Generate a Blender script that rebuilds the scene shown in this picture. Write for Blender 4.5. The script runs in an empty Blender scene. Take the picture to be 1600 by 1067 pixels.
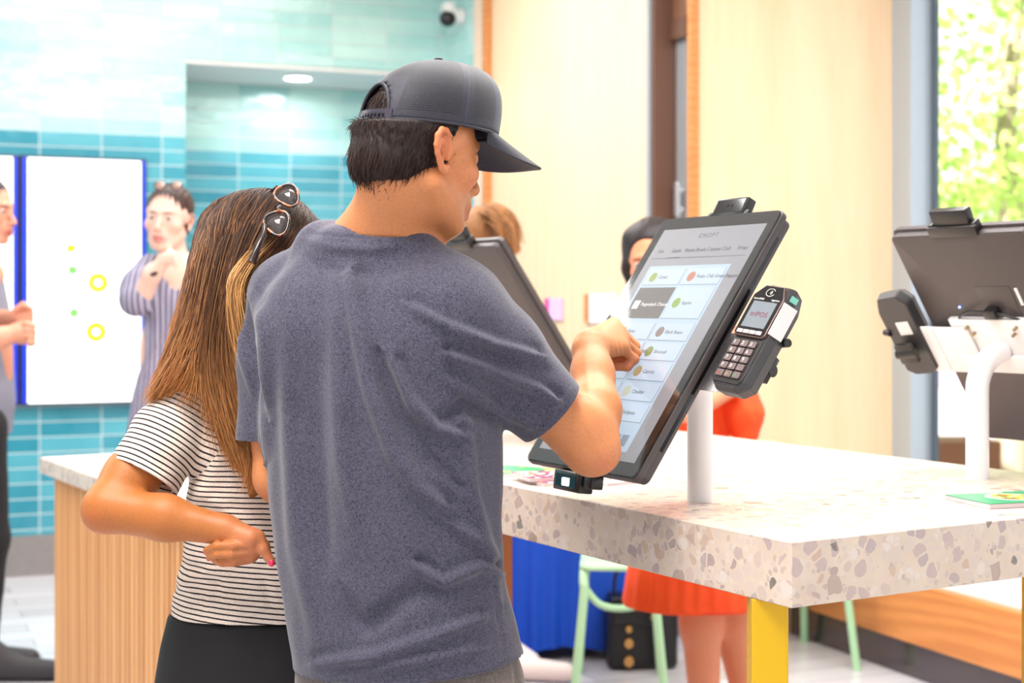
import bpy, bmesh, math, random
import numpy as np
from mathutils import Vector, Matrix
R = math.radians
SC = bpy.context.scene
COL = SC.collection
# ------------------------------------------------------------------ camera
FPX, HY, CZ = 2400.0, 470.0, 1.36          # focal length in px of a 1600 px frame, horizon row, eye height
cam_d = bpy.data.cameras.new('camera'); cam = bpy.data.objects.new('camera', cam_d); COL.objects.link(cam)
cam.location = (0, 0, CZ); cam.rotation_euler = (R(90), 0, 0)
cam_d.sensor_width = 36; cam_d.lens = 54; cam_d.shift_y = -(533.5 - HY) / 1600
cam_d.clip_end = 200
cam_d.dof.use_dof = True; cam_d.dof.focus_distance = 2.42; cam_d.dof.aperture_fstop = 4.2
SC.camera = cam
SC.view_settings.view_transform = 'Standard'; SC.view_settings.look = 'None'
SC.view_settings.gamma = 1; SC.view_settings.use_curve_mapping = False
SC.view_settings.exposure = 0.28
# ------------------------------------------------------------------ world, sun, lamps
wd = bpy.data.worlds.new('sky'); SC.world = wd; wd.use_nodes = True
bg = wd.node_tree.nodes['Background']; bg.inputs[0].default_value = (0.93, 0.97, 1, 1); 
_nt = wd.node_tree; _tc = _nt.nodes.new('ShaderNodeTexCoord'); _dp = _nt.nodes.new('ShaderNodeVectorMath'); _dp.operation = 'DOT_PRODUCT'; _dp.inputs[1].default_value = (.86, .45, .2)
_mr = _nt.nodes.new('ShaderNodeMapRange'); _mr.inputs[1].default_value = -.2; _mr.inputs[2].default_value = .7; _mr.inputs[3].default_value = .42; _mr.inputs[4].default_value = 1.5   # brighter sky on the street side
_nt.links.new(_tc.outputs['Generated'], _dp.inputs[0]); _nt.links.new(_dp.outputs['Value'], _mr.inputs[0]); _nt.links.new(_mr.outputs[0], bg.inputs[1])
sd = bpy.data.lights.new('sun', 'SUN'); sun = bpy.data.objects.new('sun', sd); COL.objects.link(sun)
sd.energy = 13.0; sd.angle = R(1.0); sd.color = (1, .96, .88); sun.rotation_euler = (R(48), 0, R(-50))
def area(name, loc, size, power, col=(1, .965, .925), rot=(0, 0, 0), sy=None):
    d = bpy.data.lights.new(name, 'AREA'); o = bpy.data.objects.new(name, d); COL.objects.link(o)
    d.shape = 'RECTANGLE'; d.size = size; d.size_y = sy or size; d.energy = power; d.color = col
    o.location = loc; o.rotation_euler = rot
    return o
area('ceiling_light_near', (-0.9, 1.5, 3.22), 1.2, 80)
area('ceiling_light_table', (0.3, 3.3, 3.22), 1.5, 70)
area('ceiling_light_left', (-4.3, 4.6, 3.22), 1.5, 80)
area('ceiling_light_back', (-1.0, 6.0, 3.22), 2.0, 75)
area('column_fill_light', (1.5, 4.2, 3.22), 1.2, 42)  # unseen lamp added to brighten the oak column
area('front_fill_light', (-1.2, -2.6, 1.9), 4.5, 20, (1, .98, .95), (R(90), 0, 0), 2.2)  # added soft fill from behind the camera, at the room's open front

# ------------------------------------------------------------------ helpers
UA = math.atan2(.512, .859)                 # heading of the tables
RA = math.atan2(.385, .923)                 # heading of the room
def P(px, py, d): return Vector(((px - 800) / FPX * d, d, CZ - (py - HY) / FPX * d))
def uv2w(u, v, z=0.0): return Vector((TC[0] + u * math.cos(UA) - v * math.sin(UA), TC[1] + u * math.sin(UA) + v * math.cos(UA), z))
TC = (0.406, 2.234)                         # near corner of the table
def room(U, V, z=0.0): return Vector((U * math.cos(RA) - V * math.sin(RA), U * math.sin(RA) + V * math.cos(RA), z))

def srgb(*c):
    if len(c) == 1:
        h = c[0]; c = ((h >> 16) & 255, (h >> 8) & 255, h & 255)
    return tuple(((x / 255) / 12.92 if x / 255 <= .04045 else ((x / 255 + .055) / 1.055) ** 2.4) for x in c) + (1.0,)
class NT:
    def __init__(s, name):
        s.m = bpy.data.materials.new(name); s.m.use_nodes = True; s.t = s.m.node_tree
        s.b = s.t.nodes['Principled BSDF']
    def n(s, typ, **kw):
        nd = s.t.nodes.new(typ)
        ins = kw.pop('ins', {})
        for k, v in kw.items(): setattr(nd, k, v)
        for k, v in ins.items():
            if isinstance(v, bpy.types.NodeSocket): s.t.links.new(v, nd.inputs[k])
            else: nd.inputs[k].default_value = v
        return nd
    def link(s, a, b): s.t.links.new(a, b)
    def math(s, op, a, b=0.0, c=0.0):
        nd = s.n('ShaderNodeMath', operation=op, ins={0: a, 1: b}); nd.inputs[2].default_value = c if not isinstance(c, bpy.types.NodeSocket) else 0
        return nd.outputs[0]
    def mix(s, f, a, b, blend='MIX'):
        nd = s.n('ShaderNodeMix', data_type='RGBA', blend_type=blend)
        for i, v in ((0, f), (6, a), (7, b)):
            if isinstance(v, bpy.types.NodeSocket): s.t.links.new(v, nd.inputs[i])
            else: nd.inputs[i].default_value = v
        return nd.outputs[2]
    def ramp(s, f, stops, interp='LINEAR'):
        nd = s.n('ShaderNodeValToRGB'); s.link(f, nd.inputs[0]); cr = nd.color_ramp; cr.interpolation = interp
        while len(cr.elements) < len(stops): cr.elements.new(.5)
        for e, (p, c) in zip(cr.elements, stops): e.position = p; e.color = c if len(c) == 4 else (*c, 1)
        return nd.outputs[0]
    def obj(s, scale=(1, 1, 1)):
        tc = s.n('ShaderNodeTexCoord'); mp = s.n('ShaderNodeMapping', ins={'Vector': tc.outputs['Object'], 'Scale': scale})
        return mp.outputs[0]
    def noise(s, vec, scale, detail=3, rough=.5):
        return s.n('ShaderNodeTexNoise', ins={'Vector': vec, 'Scale': scale, 'Detail': detail, 'Roughness': rough})
    def bump(s, h, strength=.3, dist=.002):
        nd = s.n('ShaderNodeBump', ins={'Height': h, 'Strength': strength, 'Distance': dist}); s.link(nd.outputs[0], s.b.inputs['Normal']); return nd
    def base(s, c):
        if isinstance(c, bpy.types.NodeSocket): s.link(c, s.b.inputs['Base Color'])
        else: s.b.inputs['Base Color'].default_value = c
        return s
    def set(s, **k):
        for a, v in k.items():
            i = s.b.inputs[{'rough': 'Roughness', 'metal': 'Metallic', 'spec': 'Specular IOR Level', 'coat': 'Coat Weight', 'sss': 'Subsurface Weight', 'trans': 'Transmission Weight', 'ior': 'IOR', 'sheen': 'Sheen Weight', 'alpha': 'Alpha'}[a]]
            if isinstance(v, bpy.types.NodeSocket): s.link(v, i)
            else: i.default_value = v
        return s
def plain(name, col, rough=.5, metal=0, noise=0.0, **k):
    t = NT(name)
    if noise:
        f = t.noise(t.obj(), 30, 4).outputs[0]
        c2 = tuple(max(0, x * (1 - noise)) for x in col[:3]) + (1,)
        t.base(t.mix(f, col, c2)); t.bump(f, .08, .001)
    else: t.base(col)
    t.set(rough=rough, metal=metal, **k)
    return t.m
def emis(name, col, strength=1.0, rough=.3):
    t = NT(name); t.base(tuple(x * .3 for x in col[:3]) + (1,)); t.b.inputs['Emission Color'].default_value = col; t.b.inputs['Emission Strength'].default_value = strength; t.set(rough=rough)
    return t.m

def link(name, me, mat=None, parent=None, smooth=False):
    o = bpy.data.objects.new(name, me); COL.objects.link(o)
    if mat is not None:
        for m_ in (mat if isinstance(mat, (list, tuple)) else [mat]): me.materials.append(m_)
    if parent is not None: o.parent = parent
    if smooth:
        me.shade_smooth()
    return o
def tag(o, label=None, cat=None, group=None, kind=None):
    if label: o['label'] = label
    if cat: o['category'] = cat
    if group: o['group'] = group
    if kind: o['kind'] = kind
    return o
def empty(name, loc, rz=0.0, label=None, cat=None, group=None):
    o = bpy.data.objects.new(name, None); COL.objects.link(o); o.location = loc; o.rotation_euler = (0, 0, rz); o.empty_display_size = .1
    return tag(o, label, cat, group)
def copy_tree(o, parent=None):
    c = o.copy(); COL.objects.link(c)
    if parent is not None: c.parent = parent
    for ch in [x for x in bpy.data.objects if x.parent == o]: copy_tree(ch, c)
    return c
class MB:
    """collects shapes into one bmesh"""
    def __init__(s): s.bm = bmesh.new()
    def box(s, x0, x1, y0, y1, z0, z1, bev=0.0, M=None, seg=2, mi=0):
        b = bmesh.new(); bmesh.ops.create_cube(b, size=1.0)
        bmesh.ops.transform(b, matrix=Matrix.Translation(((x0 + x1) / 2, (y0 + y1) / 2, (z0 + z1) / 2)) @ Matrix.Diagonal((x1 - x0, y1 - y0, z1 - z0, 1)), verts=b.verts)
        if bev: bmesh.ops.bevel(b, geom=b.edges[:], offset=bev, segments=seg, profile=.5, affect='EDGES')
        return s._add(b, M, mi)
    def cyl(s, p0, p1, r, r2=None, seg=24, M=None, mi=0, bev=0):
        p0, p1 = Vector(p0), Vector(p1); b = bmesh.new(); L = (p1 - p0).length
        bmesh.ops.create_cone(b, cap_ends=True, segments=seg, radius1=r, radius2=r if r2 is None else r2, depth=L)
        if bev: bmesh.ops.bevel(b, geom=[e for e in b.edges if len(e.link_faces) == 2 and any(len(f.verts) > 4 for f in e.link_faces)], offset=bev, segments=2, affect='EDGES')
        q = (p1 - p0).to_track_quat('Z', 'Y').to_matrix().to_4x4()
        bmesh.ops.transform(b, matrix=Matrix.Translation((p0 + p1) / 2) @ q, verts=b.verts)
        return s._add(b, M, mi)
    def sph(s, c, r, M=None, mi=0, sc=(1, 1, 1), sub=3):
        b = bmesh.new(); bmesh.ops.create_icosphere(b, subdivisions=sub, radius=1)
        bmesh.ops.transform(b, matrix=Matrix.Translation(c) @ Matrix.Diagonal((r * sc[0], r * sc[1], r * sc[2], 1)), verts=b.verts)
        return s._add(b, M, mi)
    def tube(s, pts, r, seg=14, M=None, mi=0, sub=6, caps=True):
        pts = [Vector(p) for p in pts]
        if sub > 1 and len(pts) > 2:
            out = []
            n = len(pts)
            for i in range(n - 1):
                a, b_, c, d = pts[max(i - 1, 0)], pts[i], pts[i + 1], pts[min(i + 2, n - 1)]
                for k in range(sub):
                    t = k / sub
                    out.append(.5 * ((2 * b_) + (c - a) * t + (2 * a - 5 * b_ + 4 * c - d) * t * t + (3 * b_ - a - 3 * c + d) * t ** 3))
            out.append(pts[-1]); pts = out
        rs = r if isinstance(r, (list, tuple)) else [r] * len(pts)
        if len(rs) != len(pts): rs = list(np.interp(np.linspace(0, 1, len(pts)), np.linspace(0, 1, len(rs)), rs))
        b = bmesh.new(); rings = []; nrm = None
        for i, p in enumerate(pts):
            t = (pts[min(i + 1, len(pts) - 1)] - pts[max(i - 1, 0)]).normalized()
            if nrm is None: nrm = t.orthogonal().normalized()
            nrm = (nrm - t * nrm.dot(t)).normalized(); bn = t.cross(nrm)
            rings.append([b.verts.new(p + (nrm * math.cos(2 * math.pi * k / seg) + bn * math.sin(2 * math.pi * k / seg)) * rs[i]) for k in range(seg)])
        for i in range(len(rings) - 1):
            for k in range(seg): b.faces.new((rings[i][k], rings[i][(k + 1) % seg], rings[i + 1][(k + 1) % seg], rings[i + 1][k]))
        if caps: b.faces.new(rings[0][::-1]); b.faces.new(rings[-1])
        return s._add(b, M, mi)
    def prism(s, pts, z0, z1, M=None, mi=0, bev=0):
        b = bmesh.new(); lo = [b.verts.new((x, y, z0)) for x, y in pts]; hi = [b.verts.new((x, y, z1)) for x, y in pts]; n = len(pts)
        b.faces.new(lo[::-1]); b.faces.new(hi)
        for i in range(n): b.faces.new((lo[i], lo[(i + 1) % n], hi[(i + 1) % n], hi[i]))
        bmesh.ops.recalc_face_normals(b, faces=b.faces[:])
        if bev: bmesh.ops.bevel(b, geom=b.edges[:], offset=bev, segments=2, profile=.5, affect='EDGES')
        return s._add(b, M, mi)
    def poly(s, pts, M=None, mi=0):
        b = bmesh.new(); b.faces.new([b.verts.new(p) for p in pts]); return s._add(b, M, mi)
    def _add(s, b, M, mi):
        if M is not None: bmesh.ops.transform(b, matrix=M, verts=b.verts)
        for f in b.faces: f.material_index = mi
        me = bpy.data.meshes.new('t'); b.to_mesh(me); b.free(); s.bm.from_mesh(me); bpy.data.meshes.remove(me); return s
    def build(s, name, mat, parent=None, smooth=None):
        me = bpy.data.meshes.new(name); s.bm.to_mesh(me); s.bm.free()
        o = link(name, me, mat, parent)
        if smooth is not None:
            me.shade_smooth(); md = None
            try: me.set_sharp_from_angle(angle=R(smooth))
            except Exception: pass
        return o
def rrect(w, h, r, n=6, cx=0, cy=0):
    out = []
    for sx, sy, a0 in ((1, 1, 0), (-1, 1, 90), (-1, -1, 180), (1, -1, 270)):
        for k in range(n + 1):
            a = R(a0 + 90 * k / n); out.append((cx + sx * (w / 2 - r) + r * math.cos(a), cy + sy * (h / 2 - r) + r * math.sin(a)))
    return out
def text_mesh(body, size, M, mat, parent, name='lettering', align='CENTER', ext=0.0002, squash=1.0, spacing=1.0):
    cu = bpy.data.curves.new('txt', 'FONT'); cu.body = body; cu.size = size; cu.align_x = align; cu.align_y = 'CENTER'; cu.extrude = ext; cu.resolution_u = 2; cu.space_character = spacing
    to = bpy.data.objects.new('txt', cu); COL.objects.link(to)
    dg = bpy.context.evaluated_depsgraph_get(); me = bpy.data.meshes.new_from_object(to.evaluated_get(dg))
    bpy.data.objects.remove(to); bpy.data.curves.remove(cu)
    me.materials.clear(); me.transform(M @ Matrix.Diagonal((squash, 1, 1, 1)))
    return link(name, me, mat, parent)

# ------------------------------------------------------------------ surface materials
def mat_wood(name, light, dark, scale=1.0, rough=.45, axis='z', coarse=1.0, wv=.45):
    t = NT(name)
    sc = {'z': (2.6, 2.6, .28), 'y': (6, .45, 6), 'x': (.45, 6, 6)}[axis]
    v = t.obj(tuple(a * scale for a in sc))
    n1 = t.noise(v, 1.6, 5, .6); n2 = t.noise(v, 9, 6, .7)
    w = t.n('ShaderNodeTexWave', wave_type='RINGS', ins={'Vector': v, 'Scale': .9 * coarse, 'Distortion': 7.0, 'Detail': 3.0, 'Detail Scale': 1.2})
    f = t.math('ADD', t.math('MULTIPLY', w.outputs[1], wv), t.math('MULTIPLY', n2.outputs[0], .4)); f = t.math('ADD', f, t.math('MULTIPLY', n1.outputs[0], .35))
    t.base(t.ramp(f, [(.25, light), (.95, dark)])); t.set(rough=rough); t.bump(n2.outputs[0], .05, .001)
    return t.m
def mat_tile():
    t = NT('glazed_wall_tile')
    tc = t.n('ShaderNodeTexCoord'); sp = t.n('ShaderNodeSeparateXYZ', ins={0: tc.outputs['Object']})
    ax = t.math('ADD', sp.outputs[0], t.math('MULTIPLY', sp.outputs[1], 1.0))
    cb = t.n('ShaderNodeCombineXYZ', ins={0: ax, 1: sp.outputs[2]})
    br = t.n('ShaderNodeTexBrick', offset=0.0, squash=1.0, ins={'Vector': cb.outputs[0], 'Color1': (0, 0, 0, 1), 'Color2': (1, 1, 1, 1), 'Mortar': (.5, .5, .5, 1), 'Scale': 1.0, 'Mortar Size': .0035, 'Mortar Smooth': .3, 'Brick Width': .30, 'Row Height': .0760})
    rnd = t.n('ShaderNodeSeparateColor', ins={0: br.outputs[0]}).outputs[0]
    # cloudy glaze
    nz = t.noise(cb.outputs[0], 7, 3); g = t.math('ADD', t.math('MULTIPLY', rnd, .6), t.math('MULTIPLY', nz.outputs[0], .4))
    sea = t.ramp(g, [(.2, srgb(156, 210, 208)), (.8, srgb(190, 230, 224))])
    teal = t.ramp(g, [(.2, srgb(48, 142, 164)), (.8, srgb(94, 178, 194))])
    up = t.math('GREATER_THAN', sp.outputs[2], 2.204)
    c = t.mix(up, teal, sea); t.base(t.mix(br.outputs[1], c, srgb(196, 214, 216)))
    t.set(rough=t.math('ADD', t.math('MULTIPLY', br.outputs[1], .5), .13), spec=.6)
    # pillowed hand-made tiles: each leans a little its own way
    wn = t.n('ShaderNodeTexWhiteNoise', noise_dimensions='2D', ins={'Vector': t.n('ShaderNodeCombineXYZ', ins={0: t.math('FLOOR', t.math('DIVIDE', ax, .30)), 1: t.math('FLOOR', t.math('DIVIDE', sp.outputs[2], .0760))}).outputs[0]})
    fz = t.math('FRACT', t.math('DIVIDE', sp.outputs[2], .0760))
    h = t.math('ADD', t.math('MULTIPLY', t.math('MULTIPLY', fz, t.math('SUBTRACT', wn.outputs[0], .5)), .9), t.math('MULTIPLY', br.outputs[1], -1.0))
    h = t.math('ADD', h, t.math('MULTIPLY', t.noise(cb.outputs[0], 12, 2).outputs[0], 1.3))
    t.bump(h, .5, .004)
    return t.m
def mat_terrazzo(name='terrazzo'):
    t = NT(name); v = t.obj()
    nz = t.noise(v, 22, 2); wv = t.n('ShaderNodeVectorMath', operation='MULTIPLY_ADD', ins={0: nz.outputs[1], 1: (.018, .018, .018), 2: v}).outputs[0]
    base = t.ramp(t.noise(v, 14, 5, .6).outputs[0], [(.3, srgb(214, 194, 176)), (.7, srgb(226, 208, 190))])
    def layer(scale, keep, thr, base_in, cols, off):
        mp = t.n('ShaderNodeMapping', ins={'Vector': wv, 'Location': off}).outputs[0]
        vo = t.n('ShaderNodeTexVoronoi', feature='F1', ins={'Vector': mp, 'Scale': scale, 'Randomness': 1.0})
        ve = t.n('ShaderNodeTexVoronoi', feature='DISTANCE_TO_EDGE', ins={'Vector': mp, 'Scale': scale, 'Randomness': 1.0})
        sc = t.n('ShaderNodeSeparateColor', ins={0: vo.outputs['Color']})
        m = t.math('MULTIPLY', t.math('GREATER_THAN', ve.outputs[0], thr), t.math('LESS_THAN', sc.outputs[0], keep))
        m = t.math('MULTIPLY', m, t.math('LESS_THAN', vo.outputs['Distance'], .50))
        cc = t.ramp(sc.outputs[1], cols, 'CONSTANT')
        n3 = t.noise(mp, 60, 4, .7).outputs[0]
        cc = t.mix(t.math('ADD', t.math('MULTIPLY', n3, .45), .0), cc, srgb(224, 208, 194))
        return t.mix(m, base_in, cc)
    cols = [(0, srgb(206, 184, 172)), (.16, srgb(190, 168, 164)), (.32, srgb(214, 196, 184)), (.46, srgb(176, 158, 160)), (.6, srgb(198, 168, 146)), (.72, srgb(224, 212, 204)), (.84, srgb(166, 144, 140)), (.93, srgb(206, 176, 150)), (.975, srgb(98, 92, 88))]
    c = layer(85, .5, .07, base, [(0, srgb(212, 196, 184)), (.4, srgb(200, 178, 168)), (.7, srgb(222, 208, 198)), (.9, srgb(182, 166, 160))], (3, 1, 7))
    c = layer(40, .80, .07, c, cols, (0, 0, 0))
    c = layer(26, .16, .2, c, [(0, srgb(176, 152, 140)), (.35, srgb(158, 140, 142)), (.6, srgb(196, 164, 138)), (.8, srgb(150, 122, 98)), (.93, srgb(96, 88, 84))], (5, 2, 3))
    t.base(c); t.set(rough=.33, spec=.45)
    return t.m
M_tile = mat_tile()
M_terr = mat_terrazzo()
M_oak = mat_wood('pale_oak_veneer', srgb(246, 218, 182), srgb(224, 184, 138), 1.6, .4, wv=.12)
M_oak_d = mat_wood('orange_oak', srgb(220, 148, 84), srgb(186, 112, 56), 1.1, .4, 'y', 1.6, wv=.3)
M_slat = mat_wood('oak_slats', srgb(232, 176, 116), srgb(206, 142, 84), 1.3, .45)
M_groove = plain('slat_groove', srgb(176, 104, 52), .6)
M_white = plain('white_paint', srgb(236, 234, 232), .55)
M_ceil = plain('ceiling_paint', srgb(240, 240, 238), .8)
M_steel = plain('brushed_steel', srgb(176, 172, 170), .32, .85, .15)
M_black = plain('black_plastic', srgb(34, 31, 31), .32, 0, .12)
M_blk_gl = plain('black_glass', srgb(22, 20, 21), .06, 0)
M_dark = plain('dark_metal', srgb(58, 54, 58), .35, .2, .1)
M_graym = plain('grey_window_metal', srgb(182, 194, 204), .35, .3)
M_brown = plain('brown_frame', srgb(98, 66, 50), .45)
M_kioskw = plain('white_powder_coat', srgb(240, 236, 236), .28)
M_yellow = plain('yellow_powder_coat', srgb(226, 178, 0), .32)
M_mint = plain('mint_powder_coat', srgb(176, 222, 178), .35)

# ------------------------------------------------------------------ room shell
def struct(name, mb, mat, rz=RA, kind='structure'):
    o = mb.build(name, mat); o.rotation_euler = (0, 0, rz); o['kind'] = kind; return o
def mat_floor():
    t = NT('floor_planks'); v = t.obj()
    br = t.n('ShaderNodeTexBrick', offset=.5, ins={'Vector': v, 'Color1': srgb(188, 178, 174), 'Color2': srgb(226, 222, 222), 'Mortar': srgb(150, 140, 136), 'Scale': 1.0, 'Mortar Size': .003, 'Brick Width': 1.2, 'Row Height': .15})
    n = t.noise(v, 1.3, 3).outputs[0]
    t.base(t.mix(t.math('MULTIPLY', n, .5), br.outputs[0], srgb(196, 210, 232))); t.set(rough=.22)
    return t.m
struct('floor', MB().box(-6, 4.6, -4, 10, -.1, 0), mat_floor())
struct('ceiling', MB().box(-6, 4.25, -3.2, 10, 3.3, 3.4), M_ceil)
V0 = 7.93
w = MB(); w.box(-6, 1.49, V0, V0 + .2, .2, 3.3); w.box(1.49, 2.85, V0, V0 + .7, 2.605, 3.3); w.box(2.85, 2.91, V0, V0 + .75, .2, 3.3)
struct('wall_back', w, M_tile)
struct('wall_niche', MB().box(1.2, 3.1, V0 + .66, V0 + .8, 0, 3.3), M_tile)
struct('wall_return', MB().box(2.91, 3.1, 7.42, V0 + .8, 0, 3.3), M_tile)
struct('trim_1', MB().box(1.49, 2.85, V0 + .01, V0 + .66, 2.585, 2.603), M_white)
struct('baseboard_back', MB().box(-6, 1.49, V0 - .012, V0 + .2, 0, .2), M_steel)
struct('wall_left', MB().box(-6.1, -6, -4, 10, 0, 3.3), M_white)
w = MB(); w.box(2.91, 3.3, 5.572, 7.28, 0, 3.3)
struct('wall_right', w, M_oak)
struct('wall_right_column', MB().box(3.03, 4.12, 5.38, 5.56, 0, 3.3), M_oak)
struct('trim_2', MB().box(2.88, 2.93, 7.28, 7.42, 0, 3.3), plain('pink_cream_trim', srgb(240, 208, 184), .5))
struct('trim_3', MB().box(2.875, 2.905, 7.245, 7.29, 0, 3.3), M_oak_d)
struct('trim_4', MB().box(3.0, 3.035, 5.345, 5.38, 0, 3.3), M_oak_d)
struct('wall_right_header', MB().box(4.0, 4.2, -4, 5.38, 2.95, 3.3), M_oak)
# door recess between the oak wall and the oak column
d = empty('door_1', room(3.03, 5.48), RA); d['kind'] = 'structure'
MB().box(-.115, .0, .075, .0918, 0, 3.3).build('grey_jamb', M_graym, d)
MB().box(-.10, .02, .045, .075, 0, 3.3).box(-.03, .02, -.09, .05, 2.42, 2.5).build('door_frame', M_brown, d)
MB().box(-.02, .02, -.09, .045, 2.5, 3.3).build('transom_panel', mat_wood('brown_panel', srgb(120, 82, 60), srgb(92, 58, 42), 1, .4), d)
MB().box(.0, .012, -.09, .045, 0, 2.42).build('glass_leaf', plain('frosted_glass_leaf', srgb(206, 214, 220), .2), d)
MB().box(-.035, -.02, -.025, .0, 1.70, 1.84, .003).box(-.02, .002, -.018, -.006, 1.72, 1.74).box(-.02, .002, -.018, -.006, 1.8, 1.82).build('door_handle', plain('polished_steel', srgb(225, 228, 232), .2, .8), d)
# windows with real panes, bench level to 2.95
M_glass = NT('window_glass'); M_glass.base((1, 1, 1, 1)).set(rough=0, trans=1, ior=1.02, spec=.3); M_glass = M_glass.m
for i, (a, b) in enumerate(((3.3, 5.38), (1.15, 3.2), (-1.0, 1.05))):
    wn = empty('window_%d' % (i + 1), room(4.085, (a + b) / 2), RA); wn['kind'] = 'structure'
    h = (b - a) / 2
    f = MB(); f.box(-.1, .03, h - .13, h, .34, 2.95); f.box(-.1, .03, -h - .1, -h, .34, 2.95); f.box(-.06, .03, -h, h, 2.88, 2.95); f.box(-.06, .03, -h, h, .34, .40)
    f.build('window_frame', M_graym, wn)
    MB().box(.0, .02, h - .16, h - .13, .4, 2.88).build('gasket', plain('rubber_gasket', srgb(84, 96, 108), .5), wn)
    MB().box(.004, .010, -h, h - .13, .4, 2.88).build('pane', M_glass, wn)
struct('baseboard_right', MB().box(3.47, 3.6, -4, 5.36, 0, .13), plain('dark_polished_metal', srgb(104, 96, 98), .16, .7))
# ------------------------------------------------------------------ bench under the windows
bn = empty('window_bench', room(3.44, 1.2), RA, 'long low oak bench with cream top running under the window', 'bench')
MB().box(0, .03, -5, 4.15, .132, .347, .002).box(.03, .54, -5, 4.15, .30, .345).build('fascia', M_oak_d, bn)
MB().box(.028, .54, -5, 4.15, .346, .362, .004).build('seat_pad', plain('cream_pad', srgb(238, 230, 222), .7), bn)
# ------------------------------------------------------------------ terrazzo table
TZ, TH, TW, TL = 1.009, .0965, 1.02, 1.85
tb = empty('terrazzo_table', uv2w(TW / 2, TL / 2), UA, 'high ordering table with thick chunky terrazzo top on yellow square legs', 'table')
MB().box(-TW / 2, TW / 2, -TL / 2, TL / 2, TZ - TH, TZ, .0016, seg=1).build('table_top', M_terr, tb)
for sx, sy in ((-1, -1), (1, -1), (-1, 1), (1, 1)):
    # square post turned so one face looks straight down the room
    cx, cy = sx * (TW / 2 - .105), sy * (TL / 2 - .075)
    if (sx, sy) == (-1, -1): cx, cy = -TW / 2 + .033, -TL / 2 + .092
    if (sx, sy) == (1, -1): cx, cy = TW / 2 - .06, -TL / 2 + .365
    if (sx, sy) == (1, 1): cx, cy = TW / 2 - .05, -TL / 2 + 1.2
    if (sx, sy) == (-1, 1): cx, cy = -TW / 2 + .10, TL / 2 - .15
    Mz = Matrix.Translation((cx, cy, 0)) @ Matrix.Rotation(-UA + R(0), 4, 'Z')
    MB().box(-.0275, .0275, -.0275, .0275, .01, TZ - TH, .003, M=Mz).box(-.034, .034, -.034, .034, 0, .012, .002, M=Mz).build('leg', M_yellow, tb)
# ------------------------------------------------------------------ slatted counter
CZT = .86
cn = empty('slatted_counter', uv2w(-.275, 1.87), UA, 'low counter clad in vertical oak slats with speckled terrazzo top at left', 'counter')
LC = 1.42
MB().box(0, .95, 0, LC, CZT - .052, CZT, .006).build('counter_top', M_terr, cn)
MB().box(.06, .93, .02, LC - .045, 0, CZT - .052).build('carcass', M_groove, cn)
s = MB(); y = .02; pitch = .0425
while y < LC - .05:
    s.box(.035, .06, y, y + .028, 0, CZT - .052, .002, seg=1); y += pitch
x = .06
while x < .93:
    s.box(x, x + .028, LC - .045, LC - .02, 0, CZT - .052, .002, seg=1); x += pitch
s.build('slat_cladding', M_slat, cn)
# ------------------------------------------------------------------ kiosks: local x = towards the user, y = user's right, z up
TH_T = R(34.66)
def face_matrix(cx, cy, cz, tilt=TH_T):
    """x = across (user's left to right), y = up the face, z = out of the face"""
    N = Vector((math.cos(tilt), 0, math.sin(tilt))); L = Vector((-math.sin(tilt), 0, math.cos(tilt))); X = Vector((0, 1, 0))
    M = Matrix((X, L, N)).transposed().to_4x4(); M.translation = Vector((cx, cy, cz)); return M
M_back = plain('textured_black_housing', srgb(74, 66, 66), .42, 0, .1)
M_off = plain('display_glass_off', srgb(40, 40, 44), .05)
def ui(name, rgb, e): return emis(name, srgb(*rgb), e, .4)
M_scr_g = ui('display_header_grey', (160, 160, 166), .5)
M_scr_b = ui('display_panel_blue', (182, 202, 222), .66)
M_card = ui('display_card', (192, 208, 226), .66)
M_cardl = ui('display_card_line', (140, 154, 172), .5)
M_sel = ui('display_selected_card', (112, 104, 102), .45)
M_txt = ui('display_text', (84, 86, 96), .4)
M_txtw = ui('display_text_white', (235, 235, 235), .8)
M_gl = NT('cover_glass'); M_gl.base((1, 1, 1, 1)).set(rough=.02, trans=1, ior=1.25, spec=.9); M_gl = M_gl.m
SW, SL, ST = .347, .528, .030
M_screw = plain('zinc_screw', srgb(170, 150, 120), .3, .9)
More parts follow.
